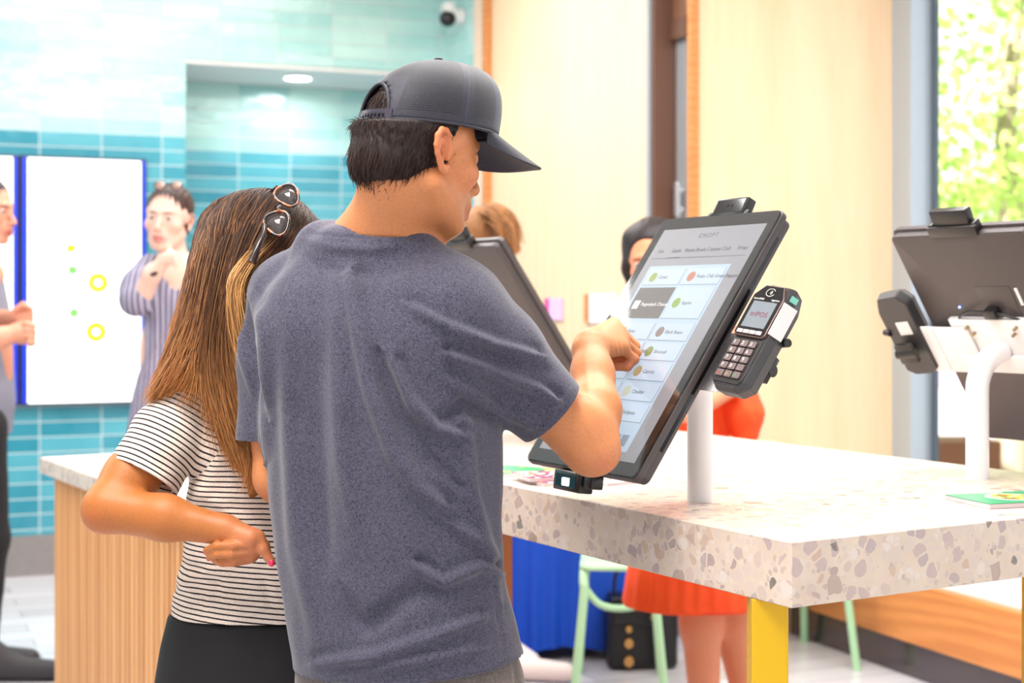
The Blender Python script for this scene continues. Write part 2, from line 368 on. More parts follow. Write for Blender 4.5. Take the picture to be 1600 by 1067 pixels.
def make_kiosk(name, label):
    k = empty(name, (0, 0, 0), 0, label, 'kiosk')
    FM = face_matrix(.103, 0, .286)
    MB().tube([(0, 0, 0), (0, 0, .10), (0, 0, .17), (.003, 0, .195), (.018, 0, .222), (.045, 0, .242), (.072, 0, .252)], .0225, 28, sub=5).build('pole', M_kioskw, k, 50)
    # bracket plates behind the screen
    b = MB(); z0 = -ST - .012
    b.prism([(-.10, -.062), (.105, -.062), (.105, .062), (-.10, .062)], z0, z0 + .012, FM, bev=.0015)
    b.prism([(-.10, -.022), (.105, -.022), (.105, -.062), (-.10, -.062)], z0 - .01, z0, FM, bev=.0015)
    br = b.build('mount_plate', M_kioskw, k, 40)
    b = MB(); b.prism([(.06, -.068), (.235, -.068), (.262, -.05), (.262, -.012), (.235, .045), (.06, .045)], z0 - .006, z0 - .002, FM, bev=.0008)
    b.box(.15, .154, -.066, .043, z0 - .009, z0 - .005, 0, FM)
    arm = b.build('reader_arm', M_kioskw, k, 40)
    for px_, py_ in ((-.06, .045), (.06, .045), (-.05, .03), (.05, .03), (.245, -.03), (.235, -.055)):
        MB().cyl((px_, py_, z0 - .010), (px_, py_, z0 + .002), .0035, seg=12, M=FM).build('screw', M_screw, br)
    # housing, glass, display
    h = MB(); h.prism(rrect(SW - .012, SL - .012, .012), -ST, -.004, FM, bev=.004); h.prism(rrect(SW, SL, .014), -.012, 0, FM, bev=.0022)
    hs = h.build('screen_housing', M_back, k, 35)
    e = MB()
    e.box(SW / 2 - .0065, SW / 2 - .0056, -.2, .22, -.022, -.016, 0, FM)
    e.build('port_strip', M_blk_gl, hs)
    MB().prism(rrect(SW - .004, SL - .004, .013), 0, .0012, FM).build('bezel_glass', M_blk_gl, k)
    DW, DL, DY = .297, .472, .0
    MB().prism([(-DW / 2, -DL / 2 + DY), (DW / 2, -DL / 2 + DY), (DW / 2, DL / 2 + DY), (-DW / 2, DL / 2 + DY)], .0012, .0016, FM).build('display', M_scr_g, k)
    def st(s_, t_): return (-DW / 2 + DW * s_, DL / 2 + DY - DL * t_)
    def rect(mb, s0, t0, s1, t1, z, th=.0002):
        (xa, ya), (xb, yb) = st(s0, t0), st(s1, t1); mb.prism([(xa, yb), (xb, yb), (xb, ya), (xa, ya)], z, z + th, FM)
    mb = MB(); rect(mb, .075, .175, .875, .965, .0016); pan = mb.build('menu_panel', M_scr_b, k)
    rows = [(.19, .265), (.275, .415), (.435, .51), (.52, .595), (.605, .68), (.69, .765), (.775, .85)]
    lines, cards = MB(), MB()
    for r_, (t0, t1) in enumerate(rows):
        for c_ in range(2):
            s0 = .10 + c_ * .385; s1 = s0 + .37
            if r_ == 1 and c_ == 0: continue
            rect(lines, s0, t0, s1, t1, .0018); rect(cards, s0 + .003, t0, s1 - .004, t1 - .003, .00195)
    ln = lines.build('card_outline', M_cardl, k); cards.build('card', M_card, ln)
    mb = MB(); rect(mb, .10, .275, .47, .415, .0018); selc = mb.build('selected_card', M_sel, k)
    mb = MB(); rect(mb, .13, .335, .19, .372, .0021); mb.build('quantity_box', M_txtw, selc)
    dishes = [(0, 0, (150, 170, 90), 'Caesar'), (0, 1, (190, 120, 100), 'Panko Chili Green Peppers'), (1, 1, (140, 170, 70), 'Apples'), (2, 0, (160, 140, 80), 'Beets'), (2, 1, (140, 120, 115), 'Black Beans'),
              (3, 0, (170, 175, 160), 'Blue Cheese Crumbles'), (3, 1, (130, 150, 90), 'Broccoli'), (4, 1, (190, 165, 120), 'Carrots'), (5, 1, (200, 200, 175), 'Cheddar'), (6, 1, (150, 120, 105), 'Chickpeas')]
    for r_, c_, rgb, nm in dishes:
        t0, t1 = rows[r_]; s0 = .10 + c_ * .385; x_, y_ = st(s0 + .075, (t0 + t1) / 2)
        MB().prism([(x_ + .0105 * math.cos(a), y_ + .0105 * math.sin(a)) for a in np.linspace(0, 2 * math.pi, 20, endpoint=False)], .0021, .0023, FM).build('dish_icon', ui('dish_' + nm.split()[0].lower(), rgb, .6), k)
        text_mesh(nm, .0105, FM @ Matrix.Translation((x_ + .016, y_, .0022)), M_txt, k, 'dish_name', 'LEFT', .0001)
    xq, yq = st(.21, .352); text_mesh('Pepperjack Cheese', .0105, FM @ Matrix.Translation((xq, yq, .0022)), M_txtw, selc, 'dish_name', 'LEFT', .0001)
    for s_, nm, sz in ((.1, 'Kids', .010), (.26, 'Salads', .012), (.45, 'Warm Bowls', .012), (.68, 'Custom Craft', .012), (.9, 'Wraps', .011)):
        x_, y_ = st(s_, .105); text_mesh(nm, sz, FM @ Matrix.Translation((x_, y_, .0018)), M_txt, k, 'menu_tab', ext=.0001)
    x_, y_ = st(.5, .04); text_mesh('CHOPT', .014, FM @ Matrix.Translation((x_, y_, .0018)), M_txt, k, 'header_lettering', ext=.0001, spacing=1.3)
    mb = MB(); rect(mb, .04, .138, .96, .140, .0017); rect(mb, .2, .135, .33, .139, .0018); mb.build('tab_rule', M_txt, k)
    mb = MB()
    for q in (.60, .68, .76): rect(mb, q, .90, q + .065, .945, .0018)
    mb.build('footer_button', M_cardl, k)
    MB().prism(rrect(SW - .006, SL - .006, .012), .0026, .0034, FM).build('cover_glass', M_gl, k)
    # camera module on top, on a hinge
    c = MB(); c.box(-.060, .060, SL / 2 - .012, SL / 2 + .012, -.034, -.024, .003, FM)
    c.box(-.058, -.046, SL / 2 - .01, SL / 2 + .016, -.030, -.008, .004, FM); c.box(.046, .058, SL / 2 - .01, SL / 2 + .016, -.030, -.008, .004, FM)
    hg = c.build('camera_hinge', M_black, k, 40)
    CM = FM @ Matrix.Translation((0, SL / 2 + .024, -.016)) @ Matrix.Rotation(R(8), 4, 'X')
    MB().box(-.045, .045, -.016, .018, -.010, .010, .003, CM).build('camera_module', M_black, hg, 40)
    MB().box(-.040, .040, -.012, .014, .0095, .0105, .0003, CM).cyl((-.006, .002, .010), (-.006, .002, .0115), .0022, M=CM, seg=12).cyl((.006, .002, .010), (.006, .002, .0115), .0022, M=CM, seg=12).build('lens_window', M_blk_gl, hg)
    # scanner below
    SM = FM @ Matrix.Translation((-.015, -SL / 2 - .018, -.012)) @ Matrix.Rotation(R(28), 4, 'X')
    sc_ = MB().box(-.042, .042, -.016, .018, -.016, .012, .003, SM).box(.045, .072, -.006, .018, -.016, .008, .003, SM).build('barcode_scanner', M_black, k, 40)
    MB().box(-.034, .030, -.010, .012, .0115, .0125, .0003, SM).build('scanner_window', M_blk_gl, sc_)
    MB().box(-.012, .010, -.007, .006, .0125, .0132, 0, SM).build('scanner_light', emis('scanner_lamp', (1, 1, .97, 1), 6), sc_)
    # vents and cable on the rear
    r_ = MB(); r_.box(-.075, .010, -.10 + .165, -.03 + .165, -ST - .0012, -ST + .001, .0008, FM); rv = r_.build('rear_cover', M_back, hs, 40)
    MB().tube([FM @ Vector(p) for p in ((.09, .05, -ST - .003), (.06, .075, -ST - .012), (.02, .085, -ST - .016), (-.04, .075, -ST - .012), (-.09, .05, -ST - .006))], .0028, 10).box(-.03, .0, .068, .088, -ST - .022, -ST, .003, FM).build('cable', M_black, k, 50)
    MB().sph(FM @ Vector((.07, .085, -ST - .001)), .0026).build('indicator_light', emis('blue_led', (.2, .3, 1, 1), 5), hs)
    MB().box(-.092, -.085, .09, .13, -ST - .002, -ST + .001, .0006, FM).build('spec_sticker', M_white, hs)
    return k
def make_reader(parent):
    # payment terminal, own frame: x across, y up, z out of the keypad
    A = face_matrix(.062, .224, .300, R(34.66)) @ Matrix.Rotation(R(11), 4, 'Y') @ Matrix.Scale(1.07, 4)
    out = [(-.036, -.086), (-.022, -.098), (.022, -.098), (.040, -.086), (.041, .056), (.030, .088), (-.018, .090), (-.036, .070)]
    b = bmesh.new()
    lo = [b.verts.new((x * .9, y * .97, -.034)) for x, y in out]; mid = [b.verts.new((x, y, -.012)) for x, y in out]; hi = [b.verts.new((x * .82, y * .955, .0)) for x, y in out]
    for q0, q1 in ((lo, mid), (mid, hi)):
        for i in range(8): b.faces.new((q0[i], q0[(i + 1) % 8], q1[(i + 1) % 8], q1[i]))
    b.faces.new(lo[::-1]); b.faces.new(hi)
    bmesh.ops.bevel(b, geom=b.edges[:], offset=.0016, segments=2, affect='EDGES'); bmesh.ops.transform(b, matrix=A, verts=b.verts)
    me = bpy.data.meshes.new('reader'); b.to_mesh(me); b.free()
    rd = link('card_reader', me, plain('charcoal_plastic', srgb(64, 62, 64), .38, 0, .15), parent)
    def part(name, pts, z0, z1, mat, bev=0.0006, par=rd): return MB().prism(pts, z0, z1, A, bev=bev).build(name, mat, par)
    part('reader_bezel', [(-.031, -.004), (-.026, -.010), (.026, -.010), (.031, -.004), (.031, .060), (.020, .082), (-.016, .082), (-.031, .064)], -.001, .0052, plain('bronze_edge', srgb(112, 92, 88), .3, .5), .001)
    part('reader_front', [(-.029, -.003), (-.025, -.008), (.025, -.008), (.029, -.003), (.029, .059), (.019, .080), (-.015, .080), (-.029, .062)], .005, .0056, M_blk_gl, 0)
    part('reader_display', [(-.023, .006), (.023, .006), (.023, .052), (-.023, .052)], .0056, .0060, emis('reader_lcd', srgb(150, 158, 166), .55), 0)
    text_mesh('triPOS', .0125, A @ Matrix.Translation((0, .029, .0062)), emis('reader_lcd_text', srgb(150, 60, 90), .5), rd, 'display_lettering', ext=.0001)
    wm = plain('white_print', srgb(230, 226, 222), .5)
    text_mesh('Lane/3000', .0048, A @ Matrix.Translation((-.016, .0565, .0058)), wm, rd, 'maker_lettering', ext=.0001)
    text_mesh('ingenico', .0048, A @ Matrix.Translation((.017, .0565, .0058)), wm, rd, 'maker_lettering', ext=.0001)
    sy = MB()
    for rr in (.0020, .0036, .0052): sy.tube([A @ Vector((-.002 + rr * math.cos(a), .069 + rr * math.sin(a), .006)) for a in np.linspace(-.8, .8, 7)], .0004, 5, sub=1)
    sy.tube([A @ Vector((.0 + .0085 * math.cos(a), .069 + .0068 * math.sin(a), .006)) for a in np.linspace(.5, 5.9, 20)], .0005, 5, sub=1).build('contactless_symbol', wm, rd)
    sk = MB()
    for i in range(4): sk.prism([(-.0245 + i * .0125, -.006), (-.0135 + i * .0125, -.006), (-.0135 + i * .0125, .0005), (-.0245 + i * .0125, .0005)], .0056, .0074, A, bev=.0006)
    sk.build('function_key', plain('silver_key', srgb(206, 190, 184), .3, .4), rd)
    part('keypad_deck', [(-.030, -.082), (-.024, -.090), (.024, -.090), (.030, -.082), (.030, -.014), (-.030, -.014)], -.001, .0018, plain('keypad_black', srgb(30, 27, 27), .4), .0008)
    kk = plain('grey_key', srgb(104, 88, 86), .45); gl = {(4, 0): ('o', (200, 50, 40)), (4, 1): ('<', (220, 190, 40)), (4, 2): ('o', (60, 160, 90))}
    labels = ['1', '2', '3', '4', '5', '6', '7', '8', '9', 'F', '0', '.', 'o', 'c', 'o']
    kn = 0
    for r_ in range(5):
        for c_ in range(3):
            x = -.0165 + c_ * .0165; y = -.022 - r_ * .0135
            ky = part('key', rrect(.0142, .0108, .0018, 3, x, y), .0016, .0048, kk, .0005)
            g = gl.get((r_, c_)); m_ = plain('key_mark', srgb(*g[1]), .5) if g else wm
            text_mesh(labels[kn], .0088, A @ Matrix.Translation((x - .002, y, .0050)), m_, ky, 'key_mark', ext=.0001); kn += 1
    # side rim with the receipt sticker, stylus hook and green lamp
    S = A @ Matrix.Translation((.0388, .0, -.006)) @ Matrix.Rotation(R(62), 4, 'Y')
    MB().box(-.012, .012, .0, .056, .0005, .0022, .0003, S).build('paper_sticker', plain('grey_sticker', srgb(226, 214, 212), .6), rd)
    MB().box(-.006, .006, .062, .072, .0, .0018, .0003, S).build('green_lamp', plain('green_window', srgb(120, 190, 170), .3), rd)
    MB().cyl(A @ Vector((.030, .008, -.036)), A @ Vector((.046, .008, -.030)), .007, seg=20).build('side_knob', M_black, rd, 40)
    MB().cyl(A @ Vector((.0, -.03, -.052)), A @ Vector((.0, -.03, -.030)), .012, seg=20).box(-.020, .020, -.052, -.008, -.060, -.050, .002, A).cyl(A @ Vector((-.022, -.03, -.056)), A @ Vector((.022, -.03, -.056)), .010, seg=20).build('swivel_mount', M_black, rd, 40)
    MB().box(-.018, .010, .0, .030, -.0355, -.0338, .0004, A).build('rear_label', M_white, rd)
    return rd
k1 = make_kiosk('ordering_kiosk', 'portrait touchscreen kiosk on white pole that the man in the cap is touching')
make_reader(k1)
p1w = Vector((.329, 2.69, TZ)); k1.location = p1w; k1.rotation_euler = (0, 0, UA + math.pi - R(1.25))
k2 = copy_tree(k1); k2['label'] = 'kiosk seen from behind at right, white bent pole and black back panel'
k2.location = (.918, 3.03, TZ); k2.rotation_euler = (0, 0, UA + R(2))
k3 = copy_tree(k1); k3['label'] = 'kiosk seen from behind between the man in the cap and the touched kiosk'
k3.location = uv2w(.40, 1.60, TZ + .001); k3.rotation_euler = (0, 0, UA)
# ------------------------------------------------------------------ printed matter
def booklet(name, loc, rz, w_, l_, th, cols, label, group=None, curl=0.0, bowl=False):
    o = empty(name, loc, rz, label, 'brochure', group)
    MB().box(-w_ / 2, w_ / 2, -l_ / 2, l_ / 2, 0, th - .0006, .0003, seg=1).build('pages', plain('paper_edge', srgb(214, 204, 206), .7), o)
    t = NT('printed_cover'); v = t.obj((1 / w_, 1 / l_, 1)); n = t.noise(v, 3.2, 1).outputs[0]
    t.base(t.ramp(n, cols, 'CONSTANT')); t.set(rough=.25)
    MB().box(-w_ / 2, w_ / 2, -l_ / 2, l_ / 2, th - .0006, th, 0).build('cover', t.m, o)
    return o
G = srgb(60, 168, 112)
mul = [(0, srgb(236, 232, 230)), (.40, srgb(224, 84, 52)), (.47, srgb(60, 70, 150)), (.53, srgb(240, 236, 232)), (.60, srgb(236, 150, 40)), (.66, srgb(90, 60, 120))]
b1 = P(905, 750, .351 * FPX / 282); 
booklet('brochure', (*P(822, 738, .351 * FPX / 270).xy, TZ), UA + .35, .13, .20, .006, [(0, G), (.62, srgb(240, 190, 60))], 'green brochure on the table nearest the man, left of the stapled stack')
zz = TZ
cxy = P(872, 752, .351 * FPX / 282).xy
for i, (dx, dy, a, lab) in enumerate(((.012, -.006, .08, 'bottom brochure of the stack under the kiosk scanner'), (-.004, .004, -.05, 'top brochure of the stack under the kiosk scanner, red blue and orange cover'))):
    booklet('brochure', (cxy[0] + dx, cxy[1] + dy, zz), UA + a - .15, .15, .11, .0075, mul, lab); zz += .0075
cxy2 = P(945, 752, .351 * FPX / 284).xy
booklet('brochure', (*cxy2, TZ), UA + .1, .07, .10, .006, [(0, srgb(226, 222, 226))], 'plain white brochure sticking out right of the kiosk scanner')
# green catalogue at right with a bowl picture
g0 = P(1565, 785, .351 * FPX / 316)
ct = empty('catalogue', (g0.x + .02, g0.y + .01, TZ), UA - .22, 'green catalogue with a salad bowl photo lying on the table at right', 'brochure')
MB().box(-.09, .09, -.065, .065, 0, .0085, .001).build('pages', plain('catalogue_pages', srgb(212, 200, 202), .7), ct)
MB().box(-.0905, .0905, -.0655, .0655, .0085, .0095, .0003).build('cover', plain('green_cover', srgb(58, 164, 112), .28), ct)
MB().prism([(.0 + .045 * math.cos(a), .0 + .045 * math.sin(a)) for a in np.linspace(0, 2 * math.pi, 40, endpoint=False)], .0095, .0098).build('bowl_picture', plain('bowl_white', srgb(236, 226, 206), .4), ct)
t = NT('salad_print'); vo = t.n('ShaderNodeTexVoronoi', ins={'Vector': t.obj(), 'Scale': 90.0}); t.base(t.ramp(t.n('ShaderNodeSeparateColor', ins={0: vo.outputs['Color']}).outputs[0], [(0, srgb(226, 190, 60)), (.35, srgb(110, 130, 50)), (.6, srgb(240, 220, 170)), (.8, srgb(180, 90, 50))], 'CONSTANT')).set(rough=.4)
MB().prism([(.0 + .037 * math.cos(a), .0 + .037 * math.sin(a)) for a in np.linspace(0, 2 * math.pi, 40, endpoint=False)], .0098, .0100).build('salad_picture', t.m, ct)
text_mesh('CHOPT', .014, Matrix.Translation((.0, .055, .0097)), M_white, ct, 'cover_lettering')
# ------------------------------------------------------------------ menu screens on the tile wall
def menu_screen(name, U0, U1, z0, z1, label, art):
    o = empty(name, room((U0 + U1) / 2, V0 - .001, z0), RA, label, 'screen', 'portrait menu screens on the tile wall')
    w_ = U1 - U0; h = z1 - z0
    MB().box(-w_ / 2, w_ / 2, -.06, 0, 0, h, .004).build('screen_housing', plain('dark_screen_case', srgb(40, 36, 52), .4), o)
    MB().box(-w_ / 2 + .008, w_ / 2 - .008, -.0625, -.06, .012, h - .012).build('blue_border', emis('blue_screen_border', srgb(20, 60, 225), .9), o)
    MB().box(-w_ / 2 + .034, w_ / 2 - .030, -.064, -.0622, .012, h - .012).build('display', emis('menu_white', (.97, .98, 1, 1), 1.9), o)
    if not art: return o
    def circ(x, z, r0, r1, rgb, nm, e=1.0, a0=0, a1=2 * math.pi, y=-.0655):
        b = bmesh.new(); N = 36; A_ = [b.verts.new((x + r1 * math.cos(a), y, z + r1 * math.sin(a))) for a in np.linspace(a0, a1, N)]
        B_ = [b.verts.new((x + r0 * math.cos(a), y, z + r0 * math.sin(a))) for a in np.linspace(a0, a1, N)]
        for i in range(N - 1): b.faces.new((A_[i], A_[i + 1], B_[i + 1], B_[i]))
        me = bpy.data.meshes.new(nm); b.to_mesh(me); b.free(); link(nm, me, emis(nm + '_colour', srgb(*rgb), e), o)
    def xz(px, py): return (px - 126) / 188 * w_, (628 - py) / 376 * h
    for px, py, rr, a in ((146, 443, 13, 0), (143, 518, 13, 0)):
        x, z_ = xz(px, py); circ(x, z_, .018, .05, (250, 216, 20), 'yellow_bowl_ring', 1.1)
    x, z_ = xz(97, 386); circ(x + .012, z_ + .01, .006, .05, (250, 214, 0), 'yellow_crescent', 1.1, -1.75, -.35)
    for px, py in ((108, 424), (110, 489)):
        x, z_ = xz(px, py); circ(x, z_, .0, .024, (120, 232, 96), 'green_bowl', 1.1, y=-.0658); circ(x, z_, .055, .062, (205, 232, 240), 'bowl_rim', 1.3)
    for px, py in ((110, 355), (134, 352), (96, 472), (152, 480), (150, 395), (98, 522)):
        x, z_ = xz(px, py); circ(x, z_, .0, .012, (176, 208, 226), 'menu_caption', 1.2)
    return o
zt = lambda py, d: CZ + (HY - py) / FPX * d
menu_screen('menu_screen', .674, 1.284, zt(630, 7.73), zt(248.5, 7.75), 'white portrait menu screen with yellow rings and green bowls on teal tiles', True)
menu_screen('menu_screen', .05, .668, zt(630, 7.73), zt(248.5, 7.75), 'portrait menu screen at the left edge behind the man with clasped hands', False)
# ------------------------------------------------------------------ small wall and ceiling things
sc_ = empty('security_camera', room(2.908, 7.66, 2.855), RA, 'white dome security camera on the tile wall corner near the top', 'camera')
MB().cyl((-.001, 0, .02), (-.06, 0, .02), .045, seg=28).box(-.11, -.05, -.05, .05, .0, .09, .02).build('housing', M_white, sc_, 40)
MB().sph((-.09, -.02, .0), .045).build('dome', M_blk_gl, sc_, 60)
dl = empty('recessed_downlight', room(2.16, V0 + .3, 2.583), RA, 'round white downlight glowing in the niche ceiling', 'light')
MB().cyl((0, 0, -.004), (0, 0, 0.0), .085, seg=32).build('trim_ring', M_white, dl)
MB().cyl((0, 0, -.006), (0, 0, -.004), .07, seg=32).build('lamp_lens', emis('lamp_lens_glow', (1, 1, 1, 1), 8), dl)
area('niche_light', tuple(room(2.16, V0 + .33, 2.55)), .2, 4)
for (px, py, w_, h_, c, lab) in ((944, 482, .125, .125, (246, 246, 250), 'white square notice with wooden edge on the oak wall'), (871, 483, .07, .10, (226, 190, 226), 'small pink and white card on the oak wall')):
    k = (px - 800) / FPX; d_ = 2.91 / (k * .923 + .385); V_ = d_ * (.923 - k * .385)
    o = empty('wall_notice', room(2.908, V_, zt(py, d_)), RA, lab, 'notice')
    MB().box(-.010, 0, -w_ , w_ , -h_ / 2, h_ / 2, .001).build('panel', plain('notice_paper_%d' % px, srgb(*c), .6), o)
    MB().box(-.012, 0, w_ , w_ + .05, -h_ / 2, h_ / 2, .001).build('edge_strip', M_oak_d if px > 900 else plain('magenta_strip', srgb(206, 70, 150), .6), o)
# reflecting downlights in the room ceiling (seen in the screens and tiles)
for i, (x, y) in enumerate(((-1.75, 4.35), (-1.2, 5.4))):
    MB_ = MB().cyl((x, y, 3.285), (x, y, 3.2995), .08, seg=24).build('ceiling_downlight', emis('downlight_glow', (1, .98, .94, 1), 25))
    tag(MB_, ('round downlight in the room ceiling left of the far kiosk', 'round downlight in the room ceiling nearest the niche')[i], 'light')
# ------------------------------------------------------------------ chairs (mint steel tube), bag, cloth table
def make_chair(label, w_=.12):
    c = empty('metal_chair', (0, 0, 0), 0, label, 'chair', None); r = .0155
    for s_ in (1, -1):
        MB().tube([(.24, s_ * (w_ + .035), .0), (.205, s_ * w_, .36), (.197, s_ * w_, .41), (.17, s_ * w_, .442), (.10, s_ * w_, .447), (-.1, s_ * w_, .447)], r, 14).build('leg', M_mint, c, 60)
        MB().tube([(-.24, s_ * (w_ + .03), .0), (-.19, s_ * w_, .44), (-.22, s_ * w_, .62), (-.25, s_ * w_ * .8, .76)], r, 14).build('leg', M_mint, c, 60)
    MB().tube([(.19, w_, .40), (.19, w_ - .05, .34), (.19, 0, .325), (.19, -w_ + .05, .34), (.19, -w_, .40)], .012, 12).build('brace', M_mint, c, 60)
    MB().prism(rrect(.42, w_ * 2 + .03, .05), .452, .468, bev=.004).build('seat', M_mint, c, 40)
    MB().tube([(-.25, w_ * .8, .76), (-.265, .0, .79), (-.25, -w_ * .8, .76)], r, 12).box(-.255, -.235, -w_ * .75, w_ * .75, .66, .75, .008).build('backrest', M_mint, c, 50)
    return c
ch = make_chair('mint green steel chair beside the blue cloth, tucked in behind the red skirt')
ch.location = (.375, 5.36, 0); ch.rotation_euler = (0, 0, R(-94))
c2 = copy_tree(ch); c2['label'] = 'mint green steel chair right of the yellow table leg, in front of the bench'; c2.location = (1.07, 5.86, 0); c2.rotation_euler = (0, 0, R(-78))
# black handbag standing on the floor
M_leather = plain('black_leather', srgb(22, 20, 24), .35, 0, .2)
M_gold = plain('gold_clasp', srgb(206, 160, 100), .25, .9)
bag = empty('handbag', (.47, 5.72, 0), R(5), 'black leather handbag with gold clasps standing on the floor behind the green chair', 'bag')
MB().box(-.15, .17, -.08, .08, .0, .27, .03, seg=4).build('bag_body', M_leather, bag, 50)
MB().box(-.14, .12, -.088, .07, .17, .285, .02, seg=3).build('flap', M_leather, bag, 50)
MB().tube([(-.12, -.03, .26), (-.10, -.03, .38), (0, -.03, .43), (.12, -.03, .38), (.14, -.03, .26)], .008, 10).build('bag_handle', M_leather, bag, 60)
bag.scale = (.82, .9, .95)
for z_, r_ in ((.165, .014), (.11, .02), (.04, .022)):
    MB().cyl((-.06, -.10, z_), (-.06, -.08, z_), r_, seg=18).build('clasp', M_gold, bag, 40)
MB().cyl((.05, -.10, .21), (.05, -.08, .21), .014, seg=18).build('clasp', M_gold, bag, 40)
# table under a royal blue cloth
def cloth_table(loc, rz):
    o = empty('cloth_table', loc, rz, 'side table standing under the blue cloth', 'table')
    MB().box(-.24, .24, -.24, .24, .70, .72, .004).build('table_top', M_white, o)
    for sx in (1, -1):
        for sy in (1, -1): MB().cyl((sx * .2, sy * .2, 0), (sx * .2, sy * .2, .70), .015, seg=14).build('leg', M_dark, o)
    N = 160; prof = [(0, .728), (.9, .728), (1.0, .724), (1.03, .70), (1.045, .6), (1.06, .45), (1.075, .3), (1.09, .15), (1.10, .035)]
    verts = []; faces = []
    for j, (k, z) in enumerate(prof):
        for i in range(N):
            a = 2 * math.pi * i / N; c, s = math.cos(a), math.sin(a); q = (abs(c) ** 6 + abs(s) ** 6) ** (-1 / 6)
            fold = (.72 - z) / .7 if z < .71 else 0
            r_ = .255 * q * k * (1 + .045 * fold * math.sin(a * 22 + 2 * math.sin(3 * a)) + .025 * fold * math.sin(a * 9))
            verts.append((r_ * c, r_ * s, z + .02 * fold * math.sin(a * 3)))
    for j in range(len(prof) - 1):
        for i in range(N): faces.append((j * N + i, j * N + (i + 1) % N, (j + 1) * N + (i + 1) % N, (j + 1) * N + i))
    me = bpy.data.meshes.new('tablecloth'); me.from_pydata(verts, [], faces); me.validate()
    cl = link('tablecloth', me, plain('royal_blue_cloth', srgb(0, 72, 190), .7), None, True); cl.location = loc; cl.rotation_euler = (0, 0, rz)
    tag(cl, 'royal blue cloth draped to the floor over a small table behind the terrazzo table', 'tablecloth')
cloth_table((.15, 6.06, 0), R(10))
# ------------------------------------------------------------------ outside the window
go = MB().box(4.3, 30, -6, 40, -.12, -.02).build('pavement', plain('pale_pavement', srgb(206, 202, 204), .8, 0, .1)); go.rotation_euler = (0, 0, RA); go['kind'] = 'structure'
def tree(x, y, h, seed, label):
    rng = np.random.default_rng(seed); t_ = empty('street_tree', (x, y, -.02), 0, label, 'tree', None)
    MB().tube([(0, 0, 0), (.05, .02, h * .3), (0, .1, h * .55), (.1, .05, h * .8)], [.14, .1, .08, .04], 12).build('trunk', plain('tree_bark', srgb(176, 160, 140), .9), t_, 60)
    n = 13000; c = rng.normal(size=(n, 3)); c /= np.linalg.norm(c, axis=1)[:, None]; c *= rng.uniform(.35, 1, (n, 1)) ** .5 * np.array([2.3, 2.3, 1.8]); c += np.sin(c * 3 + seed) * .25; c[:, 2] += h * .72
    a = rng.normal(size=(n, 3)); a /= np.linalg.norm(a, axis=1)[:, None]; b = np.cross(a, rng.normal(size=(n, 3))); b /= np.linalg.norm(b, axis=1)[:, None]
    s1, s2 = .055, .035; v = np.stack([c + a * s1, c + b * s2, c - a * s1, c - b * s2], 1).reshape(-1, 3); f = np.arange(n * 4).reshape(-1, 4)
    me = bpy.data.meshes.new('foliage'); me.from_pydata(v.tolist(), [], f.tolist())
    t = NT('leaves_%d' % seed); t.base(t.ramp(t.noise(t.obj(), 2.2, 3).outputs[0], [(.3, srgb(168, 208, 108)), (.7, srgb(222, 238, 150))])).set(rough=.5)
    tr = t.n('ShaderNodeBsdfTranslucent', ins={0: srgb(214, 238, 140)}); mx = t.n('ShaderNodeMixShader', ins={0: .35}); t.link(t.b.outputs[0], mx.inputs[1]); t.link(tr.outputs[0], mx.inputs[2]); t.link(mx.outputs[0], t.t.nodes['Material Output'].inputs[0])
    link('foliage', me, t.m, t_); return t_
tree(3.7, 11.4, 4.8, 1, 'green leafy street tree outside the window, nearest the glass')
tree(8.6, 17.0, 6.2, 2, 'green leafy street tree outside the window, farther to the right')
MB_ = MB().box(-3, 3, 0, .3, 0, 2.15).build('garden_wall', plain('mauve_wall', srgb(176, 168, 190), .8)); MB_.location = (7.0, 24, -.02); tag(MB_, 'mauve grey low building beyond the trees outside the window', 'building')
pl = MB().box(-.32, .32, -.2, .2, 0, .52, .01).build('planter_box', plain('brown_planter', srgb(150, 104, 76), .7)); pl.location = (2.68, 9.6, -.02); tag(pl, 'brown box outside low behind the right kiosk', 'planter')
